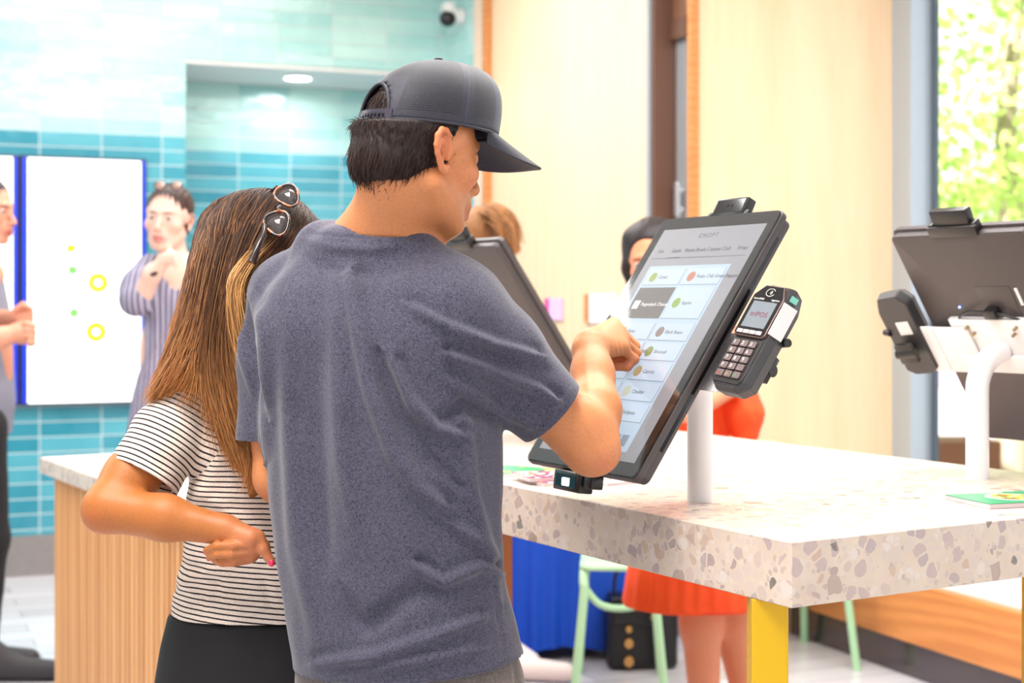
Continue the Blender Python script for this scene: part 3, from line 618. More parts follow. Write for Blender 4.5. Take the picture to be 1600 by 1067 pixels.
# ------------------------------------------------------------------ sculpting kit: smooth-union solids -> one surface
def A3(v): return np.array([v[0], v[1], v[2]], dtype=np.float64)
class Sculpt:
    def __init__(s): s.ops = []
    def rc(s, a, b, ra, rb=None, k=.012, sub=False, off=0): s.ops.append(('rc', A3(a), A3(b), ra, ra if rb is None else rb, k, sub)); return s
    def el(s, c, r, M=None, k=.012, sub=False): s.ops.append(('el', A3(c), np.array(r, float), np.eye(3) if M is None else np.array(M, float), k, sub)); return s
    def chain(s, pts, rs, k=.012, sub=False):
        for i in range(len(pts) - 1): s.rc(pts[i], pts[i + 1], rs[i], rs[i + 1], k, sub)
        return s
    def loft(s, lv, k=.012, p=2.3, sub=False): s.ops.append(('lf', sorted(lv, key=lambda q: q[0]), p, k, sub)); return s      # lv: (z, x, y, a, b, yaw)
    def cut(s, pt, n): n = A3(n); s.ops.append(('cut', A3(pt), n / np.linalg.norm(n))); return s
    def bbox(s):
        lo, hi = np.full(3, 1e9), np.full(3, -1e9)
        for o in s.ops:
            if o[0] == 'cut' or o[-1] is True: continue
            a, b = s._bb(o); lo, hi = np.minimum(lo, a), np.maximum(hi, b)
        return lo, hi
    def _bb(s, o):
        if o[0] == 'rc':
            r = max(o[3], o[4]); return np.minimum(o[1], o[2]) - r, np.maximum(o[1], o[2]) + r
        if o[0] == 'el':
            e = np.sqrt(((o[3] * o[2][None, :]) ** 2).sum(1)); return o[1] - e, o[1] + e
        L = np.array(o[1]); m = np.maximum(L[:, 3], L[:, 4])
        return np.array([(L[:, 1] - m).min(), (L[:, 2] - m).min(), L[0, 0]]), np.array([(L[:, 1] + m).max(), (L[:, 2] + m).max(), L[-1, 0]])
    def mesh(s, h, lo=None, hi=None, pad=.012):
        l0, h0 = s.bbox(); lo = l0 - pad if lo is None else np.maximum(l0 - pad, lo); hi = h0 + pad if hi is None else np.minimum(h0 + pad, hi)
        n = np.ceil((hi - lo) / h).astype(int) + 1; ax = [(lo[i] + h * np.arange(n[i])).astype(np.float32) for i in range(3)]
        MG = .06; Fv = np.full(n, MG, np.float32)
        for o in s.ops:
            if o[0] == 'cut':
                d = (ax[0][:, None, None] - o[1][0]) * o[2][0] + (ax[1][None, :, None] - o[1][1]) * o[2][1] + (ax[2][None, None, :] - o[1][2]) * o[2][2]
                Fv = np.maximum(Fv, d.astype(np.float32)); continue
            if isinstance(o, tuple) and o[0] == 'cutin': continue
            a, b = s._bb(o); kk = o[-2]; m = kk + .03
            i0 = np.clip(np.floor((a - m - lo) / h).astype(int), 0, n); i1 = np.clip(np.ceil((b + m - lo) / h).astype(int) + 1, 0, n)
            if (i1 <= i0).any(): continue
            sl = tuple(slice(i0[i], i1[i]) for i in range(3)); X, Y, Z = ax[0][sl[0]][:, None, None], ax[1][sl[1]][None, :, None], ax[2][sl[2]][None, None, :]
            if o[0] == 'rc':
                A, B = o[1], o[2]; ba = B - A; L2 = max(float(ba @ ba), 1e-12)
                px, py, pz = X - A[0], Y - A[1], Z - A[2]
                t = np.clip((px * ba[0] + py * ba[1] + pz * ba[2]) / L2, 0, 1)
                d = np.sqrt((px - ba[0] * t) ** 2 + (py - ba[1] * t) ** 2 + (pz - ba[2] * t) ** 2) - (o[3] + (o[4] - o[3]) * t)
            elif o[0] == 'el':
                M = o[3]; px, py, pz = X - o[1][0], Y - o[1][1], Z - o[1][2]; q1 = 0; q2 = 0
                for j in range(3):
                    lj = px * M[0, j] + py * M[1, j] + pz * M[2, j]; q1 = q1 + (lj / o[2][j]) ** 2; q2 = q2 + (lj / o[2][j] ** 2) ** 2
                k0, k1 = np.sqrt(q1), np.sqrt(q2); d = k0 * (k0 - 1) / np.maximum(k1, 1e-6)
            else:
                L = np.array(o[1]); zz = ax[2][sl[2]]; zc = np.clip(zz, L[0, 0], L[-1, 0])
                def smooth(col):
                    v = np.interp(zc, L[:, 0], L[:, col]); 
                    if len(zc) > 9:
                        kn = max(3, int(.02 / h)); kr = np.ones(2 * kn + 1) / (2 * kn + 1); v = np.convolve(np.pad(v, kn, 'edge'), kr, 'valid')
                    return v[None, None, :].astype(np.float32)
                cx, cy, a_, b_, yw = [smooth(q) for q in (1, 2, 3, 4, 5)]
                px, py = X - cx, Y - cy; c_, s_ = np.cos(yw), np.sin(yw)
                lx, ly = px * c_ + py * s_, -px * s_ + py * c_; P_ = o[2]
                k0 = (np.abs(lx / a_) ** P_ + np.abs(ly / b_) ** P_) ** (1 / P_); rr = np.sqrt(lx * lx + ly * ly)
                d = rr * (1 - 1 / np.maximum(k0, 1e-3)); d = np.where(k0 < .3, -np.minimum(a_, b_) * .7, d)
                dz = np.maximum(L[0, 0] - zz, zz - L[-1, 0])[None, None, :]
                d = np.where(dz > 0, np.sqrt(np.maximum(d, 0) ** 2 + dz ** 2), np.maximum(d, dz))
            d = d.astype(np.float32); f = Fv[sl]
            if o[-1]:
                d = -d; hh = np.clip(.5 + .5 * (d - f) / kk, 0, 1); Fv[sl] = f + (d - f) * hh + kk * hh * (1 - hh)
            else:
                hh = np.clip(.5 + .5 * (f - d) / kk, 0, 1); Fv[sl] = f + (d - f) * hh - kk * hh * (1 - hh)
        # closed at the borders
        for ax_ in range(3):
            for e in (0, -1):
                ix = [slice(None)] * 3; ix[ax_] = e; Fv[tuple(ix)] = np.maximum(Fv[tuple(ix)], h * .2)
        return surface(Fv, lo, h)
def surface(Fv, lo, h):
    S = Fv < 0; n = np.array(Fv.shape); sub = [slice(0, -1), slice(1, None)]
    cnt = np.zeros(n - 1, np.int8)
    for a in (0, 1):
        for b in (0, 1):
            for c in (0, 1): cnt += S[sub[a], sub[b], sub[c]]
    act = np.argwhere((cnt > 0) & (cnt < 8)); cid = np.full(n - 1, -1, np.int64); cid[tuple(act.T)] = np.arange(len(act))
    corners = [(a, b, c) for a in (0, 1) for b in (0, 1) for c in (0, 1)]
    V = {c: Fv[act[:, 0] + c[0], act[:, 1] + c[1], act[:, 2] + c[2]] for c in corners}
    acc = np.zeros((len(act), 3)); num = np.zeros(len(act))
    for c in corners:
        for ax_ in range(3):
            if c[ax_]: continue
            e = list(c); e[ax_] = 1; e = tuple(e); f0, f1 = V[c], V[e]; m = (f0 < 0) != (f1 < 0)
            t = np.where(m, f0 / np.where(m, f0 - f1, 1), 0); p = np.array(c, float)[None, :].repeat(len(act), 0); p[:, ax_] += t
            acc += p * m[:, None]; num += m
    verts = lo + h * (act + acc / num[:, None]); faces = []
    for ax_ in range(3):
        o1, o2 = [(1, 2), (2, 0), (0, 1)][ax_]
        a = [slice(None)] * 3; b = [slice(None)] * 3; a[ax_] = slice(0, -1); b[ax_] = slice(1, None)
        s0, s1 = S[tuple(a)], S[tuple(b)]; e = np.argwhere(s0 != s1); ok = (e[:, o1] > 0) & (e[:, o2] > 0) & (e[:, o1] < n[o1] - 1) & (e[:, o2] < n[o2] - 1); e = e[ok]
        flip = s0[tuple(e.T)]; q = []
        for d1, d2 in ((-1, -1), (0, -1), (0, 0), (-1, 0)):
            c = e.copy(); c[:, o1] += d1; c[:, o2] += d2; q.append(cid[tuple(c.T)])
        q = np.stack(q, 1); q = np.where(flip[:, None], q, q[:, ::-1]); faces.append(q)
    return verts, np.concatenate(faces)
def np_mesh(name, verts, faces):
    me = bpy.data.meshes.new(name); nv, nf = len(verts), len(faces); k = faces.shape[1]
    me.vertices.add(nv); me.vertices.foreach_set('co', np.ascontiguousarray(verts, np.float32).ravel())
    me.loops.add(nf * k); me.loops.foreach_set('vertex_index', np.ascontiguousarray(faces, np.int32).ravel())
    me.polygons.add(nf); me.polygons.foreach_set('loop_start', np.arange(0, nf * k, k, dtype=np.int32))
    me.update(calc_edges=True); me.shade_smooth(); return me
def normals(me):
    a = np.empty(len(me.vertices) * 3, np.float32); me.vertices.foreach_get('normal', a); return a.reshape(-1, 3).astype(float)
def set_col(me, rgb):
    at = me.color_attributes.new('Col', 'FLOAT_COLOR', 'POINT'); c = np.ones((len(me.vertices), 4), np.float32); c[:, :3] = rgb; at.data.foreach_set('color', c.ravel())
def set_val(me, name, v):
    at = me.attributes.new(name, 'FLOAT', 'POINT'); at.data.foreach_set('value', np.ascontiguousarray(v, np.float32))
def relax(verts, faces, it=1, w=.5):
    for _ in range(it):
        acc = np.zeros_like(verts); num = np.zeros(len(verts))
        for i in range(4):
            a, b = faces[:, i], faces[:, (i + 1) % 4]
            for c in range(3): acc[:, c] += np.bincount(a, verts[b, c], len(verts)) + np.bincount(b, verts[a, c], len(verts))
            num += np.bincount(a, minlength=len(verts)) + np.bincount(b, minlength=len(verts))
        verts = verts * (1 - w) + w * acc / np.maximum(num, 1)[:, None]
    return verts
def topx(v): return 800 + FPX * v[:, 0] / v[:, 1], HY - FPX * (v[:, 2] - CZ) / v[:, 1]
def seg_dist(x, y, pts):
    """distance to a polyline, signed side, and how far along (0..1)"""
    best = np.full(len(x), 1e9); side = np.zeros(len(x)); al = np.zeros(len(x)); n = len(pts) - 1
    for i in range(n):
        (ax, ay), (bx, by) = pts[i], pts[i + 1]; dx, dy = bx - ax, by - ay; L2 = dx * dx + dy * dy
        t = np.clip(((x - ax) * dx + (y - ay) * dy) / L2, 0, 1); ex, ey = x - ax - dx * t, y - ay - dy * t; d = np.hypot(ex, ey); m = d < best
        best = np.where(m, d, best); side = np.where(m, np.sign(dx * ey - dy * ex), side); al = np.where(m, (i + t) / n, al)
    return best, side, al
def folds(verts, nr, list_, facing=True, lim=.013):
    """sculpt cloth folds: gentle ridges (amp > 0) and creases (amp < 0) along drawn lines, on the side turned to -Y"""
    x, y = topx(verts); out = verts.copy(); acc = np.zeros(len(verts)); fr = np.clip(-nr[:, 1] * 2.2, 0, 1) if facing else 1
    for pts, amp, wid, skew in list_:
        d, s_, al = seg_dist(x, y, pts); g = np.exp(-(d / wid) ** 2) * np.sin(np.clip(al * .94 + .03, 0, 1) * np.pi) ** .8
        if skew: g = g + skew * (s_ * d / wid) * np.exp(-(d / wid) ** 2)
        acc = acc + amp * g * fr
    return out + nr * (lim * np.tanh(acc / lim))[:, None]
def cloth_noise(verts, nr, amp, sc, seed=0):
    r = np.random.default_rng(seed); o = np.zeros(len(verts))
    for k in range(6):
        w = r.normal(size=3) * sc * (1 + .5 * k); o += np.sin(verts @ w + r.uniform(0, 6.28)) / (1 + .5 * k)
    return verts + nr * (o * amp)[:, None]
def strands(paths, radii, cols, sides=3):
    """paths (N,K,3), radii (N,K), cols (N,K,3) -> one mesh of thin tubes"""
    N, K = paths.shape[:2]; t = np.gradient(paths, axis=1); t /= np.linalg.norm(t, axis=2, keepdims=True) + 1e-9
    ref = np.array([.31, -.62, .72]); a = np.cross(t, ref); a /= np.linalg.norm(a, axis=2, keepdims=True) + 1e-9; b = np.cross(t, a)
    V = []
    for s_ in range(sides):
        an = 2 * np.pi * s_ / sides; V.append(paths + (a * np.cos(an) + b * np.sin(an)) * radii[..., None])
    V = np.stack(V, 2); verts = V.reshape(-1, 3); idx = np.arange(N * K * sides).reshape(N, K, sides)
    F_ = [np.stack([idx[:, :-1, s_], idx[:, :-1, (s_ + 1) % sides], idx[:, 1:, (s_ + 1) % sides], idx[:, 1:, s_]], -1).reshape(-1, 4) for s_ in range(sides)]
    return verts, np.concatenate(F_), np.repeat(cols[:, :, None, :], sides, 2).reshape(-1, 3)
def lin(*c): return np.array(srgb(*c)[:3])
def spline(pts, n):
    pts = np.array(pts, float); t = np.linspace(0, len(pts) - 1, n); i = np.clip(t.astype(int), 0, len(pts) - 2); f = (t - i)[:, None]
    p = lambda k: pts[np.clip(k, 0, len(pts) - 1)]
    a, b, c, d = p(i - 1), p(i), p(i + 1), p(i + 2)
    return .5 * (2 * b + (c - a) * f + (2 * a - 5 * b + 4 * c - d) * f ** 2 + (3 * b - a - 3 * c + d) * f ** 3)
# materials driven by the vertex colour of the thing itself
def mat_attr(name, rough=.5, sss=0.0, noise=0.0, nscale=200, spec=.4, bump=0.0, sheen=0):
    t = NT(name); at = t.n('ShaderNodeAttribute', attribute_name='Col'); c = at.outputs[0]
    if noise:
        nz = t.noise(t.obj(), nscale, 2, .6); c = t.mix(t.math('MULTIPLY', nz.outputs[0], noise * 2), c, (0, 0, 0, 1), 'MIX') if False else t.mix(noise, c, t.ramp(nz.outputs[0], [(.3, (.1, .1, .1)), (.7, (1, 1, 1))]), 'MULTIPLY')
        if bump: t.bump(nz.outputs[0], bump, .001)
    t.base(c); t.set(rough=rough, sss=sss, spec=spec)
    if sss: t.b.inputs['Subsurface Radius'].default_value = (.012, .004, .002); t.b.inputs['Subsurface Scale'].default_value = .6
    if sheen: t.set(sheen=sheen)
    return t.m
M_skin = mat_attr('skin', .48, .06, .16, 260, .4, .10)
M_hair = mat_attr('hair', .48, 0, 0, 1, .32)
def mat_heather(name, c1, c2, rough=.85):
    t = NT(name); n = t.noise(t.obj(), 620, 2, .7); n2 = t.noise(t.obj(), 240, 2, .5)
    f = t.math('ADD', t.math('MULTIPLY', n.outputs[0], .75), t.math('MULTIPLY', n2.outputs[0], .25))
    t.base(t.ramp(f, [(.38, c1), (.62, c2)])); t.set(rough=rough, spec=.2, sheen=.25); t.bump(n.outputs[0], .12, .0008); return t.m
# ------------------------------------------------------------------ heads
def head_matrix(yaw, pitch, roll):
    """columns: right, forward, up. yaw from +X towards +Y, pitch down, roll to the right ear"""
    f = np.array([math.cos(yaw), math.sin(yaw), 0]); r = np.array([math.sin(yaw), -math.cos(yaw), 0]); fw = math.cos(pitch) * f - math.sin(pitch) * np.array([0, 0, 1]); up = np.cross(r, fw)
    c, s_ = math.cos(roll), math.sin(roll); return np.stack([c * r - s_ * up, fw, s_ * r + c * up], 1)
class Head:
    def __init__(s, c, M, k=1.0): s.c, s.M, s.k = A3(c), M, k
    def w(s, x, y, z): return s.c + s.k * (s.M @ np.array([x, y, z]))
    def loc(s, v): return ((v - s.c) @ s.M) / s.k
    def add(s, S, fem=False, ears=True, eyes=True):
        k = s.k; E = lambda c, r, kk=.012, sub=False, M=None: S.el(s.w(*c), np.array(r) * k, s.M if M is None else s.M @ M, kk * k, sub)
        C = lambda a, b, ra, rb=None, kk=.012, sub=False: S.rc(s.w(*a), s.w(*b), ra * k, (ra if rb is None else rb) * k, kk * k, sub)
        E((0, -.014, .035), (.073, .089, .080)); E((0, .032, -.005), (.061, .054, .085), .02); E((0, .024, -.058), (.053, .058, .050), .02)
        j = .9 if fem else 1.0
        for q in (1, -1):
            C((q * .056 * j, -.008, -.055), (q * .024 * j, .066, -.100), .015, .014, .025)
            E((q * .043, .055, -.026), (.022, .022, .018), .02); C((q * .010, .083, .021), (q * .036, .074, .020), .0095, .007, .014)
            C((q * .058, .02, .02), (q * .062, .0, .0), .012, .012, .02)
        E((0, .072, -.100), (.021 * j, .017, .017), .016)
        C((0, .082, .010), (0, .106, -.030), .0085, .0095, .010); E((0, .109, -.036), (.0105, .0115, .0100), .006)
        for q in (1, -1): E((q * .0125, .098, -.040), (.0068, .0095, .0070), .006); 
        for q in (1, -1): E((q * .0065, .108, -.0465), (.0035, .005, .004), .003, True)
        E((0, .082, -.064), (.026, .019, .022), .016)
        C((-.018, .090, -.068), (0, .1005, -.0635), .0045, .0062, .005); C((.018, .090, -.068), (0, .1005, -.0635), .0045, .0062, .005)
        C((-.015, .090, -.077), (.0, .0985, -.0785), .0050, .0072, .005); C((.015, .090, -.077), (0, .0985, -.0785), .0050, .0072, .005)
        C((-.021, .098, -.0715), (.021, .098, -.0715), .0016, .0016, .003, True)
        if eyes:
            for q in (1, -1):
                E((q * .032, .090, .002), (.018, .014, .011), .010, True)
                E((q * .031, .071, .001), (.0135, .0135, .0125), .003)
                C((q * .018, .083, .0085), (q * .046, .073, .0045), .0028, .0028, .004)
        if ears:
            for q in (1, -1):
                w = lambda y, z, o=0: (q * (.0725 + .30 * max(0, -(y + .004)) + o), y * .9 - .004, z * .88 - .008)
                E(w(-.014, .004, .001), (.0034, .0145, .024), .004, False, np.array([[.88, .47 * -q, 0], [.47 * q, .88, 0], [0, 0, 1]]))
                hx = [(.004, -.002), (.002, .010), (.000, .024), (-.010, .033), (-.023, .031), (-.031, .019), (-.031, .004), (-.025, -.009), (-.016, -.020), (-.008, -.030), (-.002, -.033), (.002, -.026)]
                for i in range(len(hx) - 1):
                    r0 = .0042 if i < 8 else .0052; C(w(*hx[i], .003), w(*hx[i + 1], .003), r0, r0, .0025)
                an = [(-.008, -.016), (-.017, -.009), (-.021, .004), (-.016, .016), (-.010, .021)]
                for i in range(4): C(w(*an[i], .002), w(*an[i + 1], .002), .0028, .0028, .002)
                C(w(.002, -.006, .002), w(.002, -.012, .002), .0042, .0042, .003)
                E(w(-.010, -.003, .008), (.0095, .0082, .0125), .002, True); E(w(-.012, .022, .006), (.005, .0065, .0042), .002, True)
        return S
    def col(s, v, base, fem=False, lip=(186, 92, 84), beard=0.0):
        """skin tones that belong to the face: lips, cheeks, ears, brows, nails are added by the caller"""
        q = s.loc(v); c = np.tile(lin(*base), (len(v), 1))
        def blend(m, rgb): nonlocal c; c = c * (1 - m[:, None]) + lin(*rgb) * m[:, None]
        g = lambda cx, cy, cz, rx, ry, rz: np.exp(-(((q[:, 0] - cx) / rx) ** 2 + ((q[:, 1] - cy) / ry) ** 2 + ((q[:, 2] - cz) / rz) ** 2))
        for k in (1, -1): blend(.30 * g(k * .045, .06, -.03, .022, .04, .022), (226, 120, 96)); blend(.45 * g(k * .085, -.02, .0, .02, .03, .04), (224, 116, 84))
        blend(.3 * g(0, .11, -.036, .014, .02, .014), (222, 120, 96))
        blend(np.clip(1.6 * g(0, .1, -.0715, .021, .03, .0105), 0, 1) * (q[:, 1] > .075), lip)
        if beard: blend(beard * np.clip(g(0, .05, -.09, .075, .07, .035), 0, 1), (120, 92, 78))
        for k in (1, -1): blend(np.clip(1.5 * g(k * .030, .088, .0185, .017, .03, .0042), 0, 1) * (.9 if not fem else .8) * (q[:, 1] > .06), (64, 42, 34))
        return c
    def eyeballs(s, parent, y=.0738):
        ew = plain('eye_white', srgb(206, 190, 184), .3); ei = plain('iris_brown', srgb(52, 34, 26), .15)
        for q in (1, -1):
            mb = MB(); c = Vector(s.w(q * .031, y, .0010)); mb.sph(c, .0118 * s.k); e = mb.build('eye', ew, parent, 60)
            MB().sph(Vector(s.w(q * .031, y + .0058, .0002)), .0074 * s.k).build('iris', ei, e, 60)
            lk = Matrix(((s.M[0, 0], s.M[0, 1], s.M[0, 2]), (s.M[1, 0], s.M[1, 1], s.M[1, 2]), (s.M[2, 0], s.M[2, 1], s.M[2, 2])))
def skin_obj(name, V, Fc, colours, parent):
    me = np_mesh(name, V, Fc); set_col(me, colours); return link(name, me, M_skin, parent)
def joined(parts):
    vs, fs, n = [], [], 0
    for v, f in parts: vs.append(v); fs.append(f + n); n += len(v)
    return np.concatenate(vs), np.concatenate(fs)
def cloth_obj(name, S, h, mat, parent, fold=None, noise=(0, 0), seed=1, rel=2, after=None, lo=None, hi=None):
    v, f = S.mesh(h, lo, hi); v = relax(v, f, rel)
    me = np_mesh(name, v, f); nr = normals(me)
    if noise[0]: v = cloth_noise(v, nr, noise[0], noise[1], seed)
    if fold: v = folds(v, nr, fold)
    bpy.data.meshes.remove(me); me = np_mesh(name, v, f)
    if after: after(me, v, f)
    return link(name, me, mat, parent)
def finger(S, pts, r0=.0085, r1=.0068, k=.004):
    n = len(pts); 
    for i in range(n - 1):
        ra = r0 + (r1 - r0) * i / (n - 1); rb = r0 + (r1 - r0) * (i + 1) / (n - 1); S.rc(pts[i], pts[i + 1], ra, rb, k)
# ================================================================== the man in the cap
man = empty('person', (-.19, 2.37, 0), 0, 'man seen from behind in dark mesh cap and heather blue-grey tee touching a kiosk screen', 'person')
man_inv = man.location.copy()
def adopt(o, root):
    """keep the world placement while making o a child of root (roots are never rotated)"""
    o.parent = root
    o.matrix_parent_inverse = Matrix.Translation(-root.location)
    return o
HM_ = head_matrix(R(40.5), R(9.5), R(0)); hd = Head((-.141, 2.33, 1.588), HM_, 1.03)
SK = (214, 138, 88)
S = Sculpt(); hd.add(S)
S.rc(hd.w(0, -.040, -.045), P(600, 388, 2.376), .052, .053, .03)
S.rc(P(592, 345, 2.37), P(512, 405, 2.40), .042, .036, .04); S.rc(P(606, 360, 2.36), P(680, 430, 2.35), .036, .034, .04)
vh, fh = S.mesh(.0027, lo=np.array([-9, -9, 1.40])); vh = relax(vh, fh, 1, .4)
ch_ = hd.col(vh, SK, beard=.22)
def under_cap(v, ax, ay, top):
    q = hd.loc(v); over = np.clip((q[:, 2] - .030 - .10 * q[:, 1]) / .008, 0, 1); zz = np.clip((q[:, 2] - .03) / .10, 0, .96); f_ = (1 - zz ** 2.3) ** (1 / 2.3); yc = .013 + .014 * zz ** 1.5
    e = np.sqrt((q[:, 0] / (ax * f_)) ** 2 + ((q[:, 1] - yc) / (ay * f_)) ** 2); k_ = np.where(e > 1, 1 / np.maximum(e, 1e-6), 1.0); k_ = 1 + (k_ - 1) * over
    q[:, 0] *= k_; q[:, 1] = yc + (q[:, 1] - yc) * k_; q[:, 2] = np.minimum(q[:, 2], top); return hd.c + hd.k * (q @ hd.M.T)
vh = under_cap(vh, .072, .092, .122)
# right arm and hand
EL = P(924, 700, 2.40); WR = P(922, 540, 2.565)
S = Sculpt()
S.rc(P(745, 530, 2.35), P(800, 590, 2.37), .045, .048, .02); S.rc(P(800, 590, 2.37), P(905, 672, 2.40), .048, .046, .02); S.rc(P(905, 672, 2.40), EL, .046, .040, .02)
S.el(P(941, 712, 2.385), (.020, .022, .018), None, .02)
S.rc(EL, P(928, 640, 2.455), .041, .0415, .02); S.rc(P(928, 640, 2.455), P(926, 585, 2.52), .0405, .033, .02); S.rc(P(926, 585, 2.52), WR, .033, .0285, .02)
S.el(P(908, 545, 2.55), (.013, .014, .014), None, .014)
hx = Vector((.72, .62, .10)).normalized(); sx = Vector((.28, -.62, -.62)).normalized()
K0 = P(966, 526, 2.625)
tips = []
for i, off in enumerate((-.030, -.010, .010, .028)):      # index .. little finger knuckles
    Kn = K0 + sx * off + hx * (.004, .006, .003, -.004)[i]
    S.rc(Vector(WR) + sx * off * .45 + hx * .008, Kn, .0165, .0125, .014)
    if i == 0:
        tip = P(999, 566, 2.672); pip = P(992, 540, 2.660)
        pts = [Kn, pip, pip.lerp(tip, .55) + Vector((.003, 0, 0)), tip]; finger(S, pts, .0098, .0078, .005)
    else:
        d1 = Vector((.62, .30, -.55)).normalized(); L1 = (.04, .042, .038, .030)[i]
        pip = Kn + d1 * L1; mid = pip + Vector((-.62, -.12, -.66)).normalized() * (0, .024, .023, .018)[i]; tip = mid + Vector((-.95, .12, -.02)).normalized() * .019
        pts = [Kn, pip, mid, tip]; finger(S, pts, (.0, .0100, .0096, .0086)[i], (.0, .0080, .0078, .0070)[i], .004)
    tips.append((pts[-1], pts[-2]))
th = [Vector(WR) - sx * .018 + hx * .012 + Vector((0, .008, -.014)), K0 - sx * .022 + Vector((-.03, .012, -.030)), K0 - sx * .008 + Vector((-.006, .012, -.040)), K0 + Vector((.016, .006, -.042))]
finger(S, th, .0125, .0085, .008); tips.append((th[-1], th[-2]))
va, fa = S.mesh(.0026); va = relax(va, fa, 1, .4)
ca = np.tile(lin(*SK), (len(va), 1)); xx, yy = topx(va)
m = np.exp(-(((xx - 945) / 26) ** 2 + ((yy - 722) / 22) ** 2)) * .45; ca = ca * (1 - m[:, None]) + lin(214, 126, 92) * m[:, None]
m = np.clip(np.exp(-(((xx - 985) / 26) ** 2 + ((yy - 568) / 16) ** 2)) * .55, 0, 1); ca = ca * (1 - m[:, None]) + lin(222, 132, 104) * m[:, None]
# wrinkles on the edge of the palm
me = np_mesh('t', va, fa); nr = normals(me); bpy.data.meshes.remove(me)
va = folds(va, nr, [([(953 + i * 6, 532 - i), (957 + i * 6.5, 560 - 2 * i)], -.0011, 1.6, 0) for i in range(4)] + [([(915, 560), (918, 600), (930, 640)], .0012, 5, 0), ([(905, 625), (922, 668), (940, 708)], .0022, 7, .6)])
# left arm, torso, legs
S = Sculpt(); LS = P(446, 450, 2.48)
S.chain([LS, P(425, 600, 2.47), P(436, 745, 2.46), P(470, 800, 2.62), P(520, 860, 2.70)], [.048, .044, .038, .036, .027], .02)
LH = P(520, 860, 2.70)
S.el(P(540, 885, 2.73), (.034, .022, .042), None, .02)
for i in range(4): finger(S, [P(530 + i * 11, 905 - i * 3, 2.74), P(536 + i * 11, 935 - i * 3, 2.74), P(536 + i * 10, 955 - i * 4, 2.72)], .009, .0075)
finger(S, [P(515, 885, 2.72), P(508, 915, 2.70), P(514, 935, 2.69)], .0105, .0085)
TYAW = -R(28)
S.loft([(.80, -.17, 2.38, .155, .10, TYAW), (1.0, -.19, 2.38, .15, .10, TYAW), (1.2, -.195, 2.38, .165, .105, TYAW), (1.36, -.195, 2.38, .16, .10, TYAW)], .04)
S.rc(P(475, 470, 2.46), P(690, 505, 2.35), .045, .045, .04); S.rc(P(606, 420, 2.38), P(606, 480, 2.38), .06, .07, .04)
fwd = Vector((.48, .88, 0)); rgt = Vector((.88, -.48, 0)); HP = Vector((-.16, 2.38, .86))
for q in (1, -1):
    hip = HP + rgt * (.085 * q); kn = hip + Vector((0, 0, -.42)) + fwd * .02; an = kn + Vector((0, 0, -.36)) - fwd * .02
    S.chain([hip, kn, kn + Vector((0, 0, -.12)) - fwd * .01, an], [.085, .056, .054, .036], .03)
    S.rc(an + Vector((0, 0, -.03)), an + Vector((0, 0, -.045)) + fwd * .13, .032, .026, .02)
vt, ft = S.mesh(.006)
vm, fm = joined([(vh, fh), (va, fa), (vt, ft)]); cm = np.concatenate([ch_, ca, np.tile(lin(*SK), (len(vt), 1))])
adopt(skin_obj('body', vm, fm, cm, None), man)
fe = bpy.data.objects.new('face', None)
bpy.data.objects.remove(fe)
_b = [o for o in bpy.data.objects]; hd.eyeballs(None, .0712)
for o in [o for o in bpy.data.objects if o not in _b and o.parent is None]: adopt(o, man)
# fingernail of the index finger etc.
M_nail = plain('fingernail', srgb(240, 190, 170), .25)
# ---- shirt
def half(xl, xr, d, b, yaw):
    hw = (xr - xl) / 2 / FPX * d; return math.sqrt(max(hw * hw - (b * math.sin(yaw)) ** 2, 1e-4)) / abs(math.cos(yaw))
rows = [(418, 490, 690, .080), (445, 440, 730, .100), (500, 408, 758, .118), (560, 400, 768, .126), (620, 402, 774, .130), (700, 412, 783, .132), (800, 421, 781, .130), (880, 431, 783, .130), (930, 440, 794, .134), (980, 450, 806, .138), (1040, 459, 820, .142), (1120, 468, 832, .145)]
D0 = 2.38; lv = []
for y, xl, xr, b in rows:
    c = P((xl + xr) / 2, y, D0); lv.append((c.z, c.x, c.y, half(xl, xr, D0, b, TYAW), b, TYAW))
S = Sculpt(); S.loft(lv, .02, 2.25)
S.rc(P(460, 466, 2.46), P(505, 402, 2.42), .070, .042, .05); S.rc(P(505, 398, 2.41), P(600, 398, 2.37), .042, .045, .03); S.rc(P(700, 486, 2.345), P(648, 420, 2.36), .078, .046, .05); S.rc(P(650, 414, 2.36), P(595, 400, 2.37), .042, .046, .03)
S.rc(P(525, 388, 2.355), P(600, 388, 2.330), .034, .033, .03); S.rc(P(600, 388, 2.330), P(645, 392, 2.335), .033, .030, .03); S.rc(P(505, 384, 2.40), P(640, 392, 2.40), .033, .034, .03)
S.el(P(480, 520, 2.36), (.07, .06, .10), None, .05); S.el(P(690, 520, 2.30), (.075, .06, .10), None, .05)
# sleeves
S.rc(P(703, 490, 2.345), P(772, 558, 2.36), .080, .078, .04); S.rc(P(772, 558, 2.36), P(872, 655, 2.39), .078, .0585, .02)
S.rc(P(458, 466, 2.47), P(430, 560, 2.475), .068, .057, .03); S.rc(P(430, 560, 2.475), P(420, 700, 2.47), .057, .052, .02)
# neck opening
S.rc(hd.w(0, -.040, -.045), P(600, 388, 2.378), .056, .056, .004, True); S.el(P(628, 372, 2.43), (.062, .05, .034), None, .01, True)
hc = P(861, 643, 2.388); hn = (hc - P(772, 558, 2.36)).normalized()
Sh = S
v_, f_ = None, None
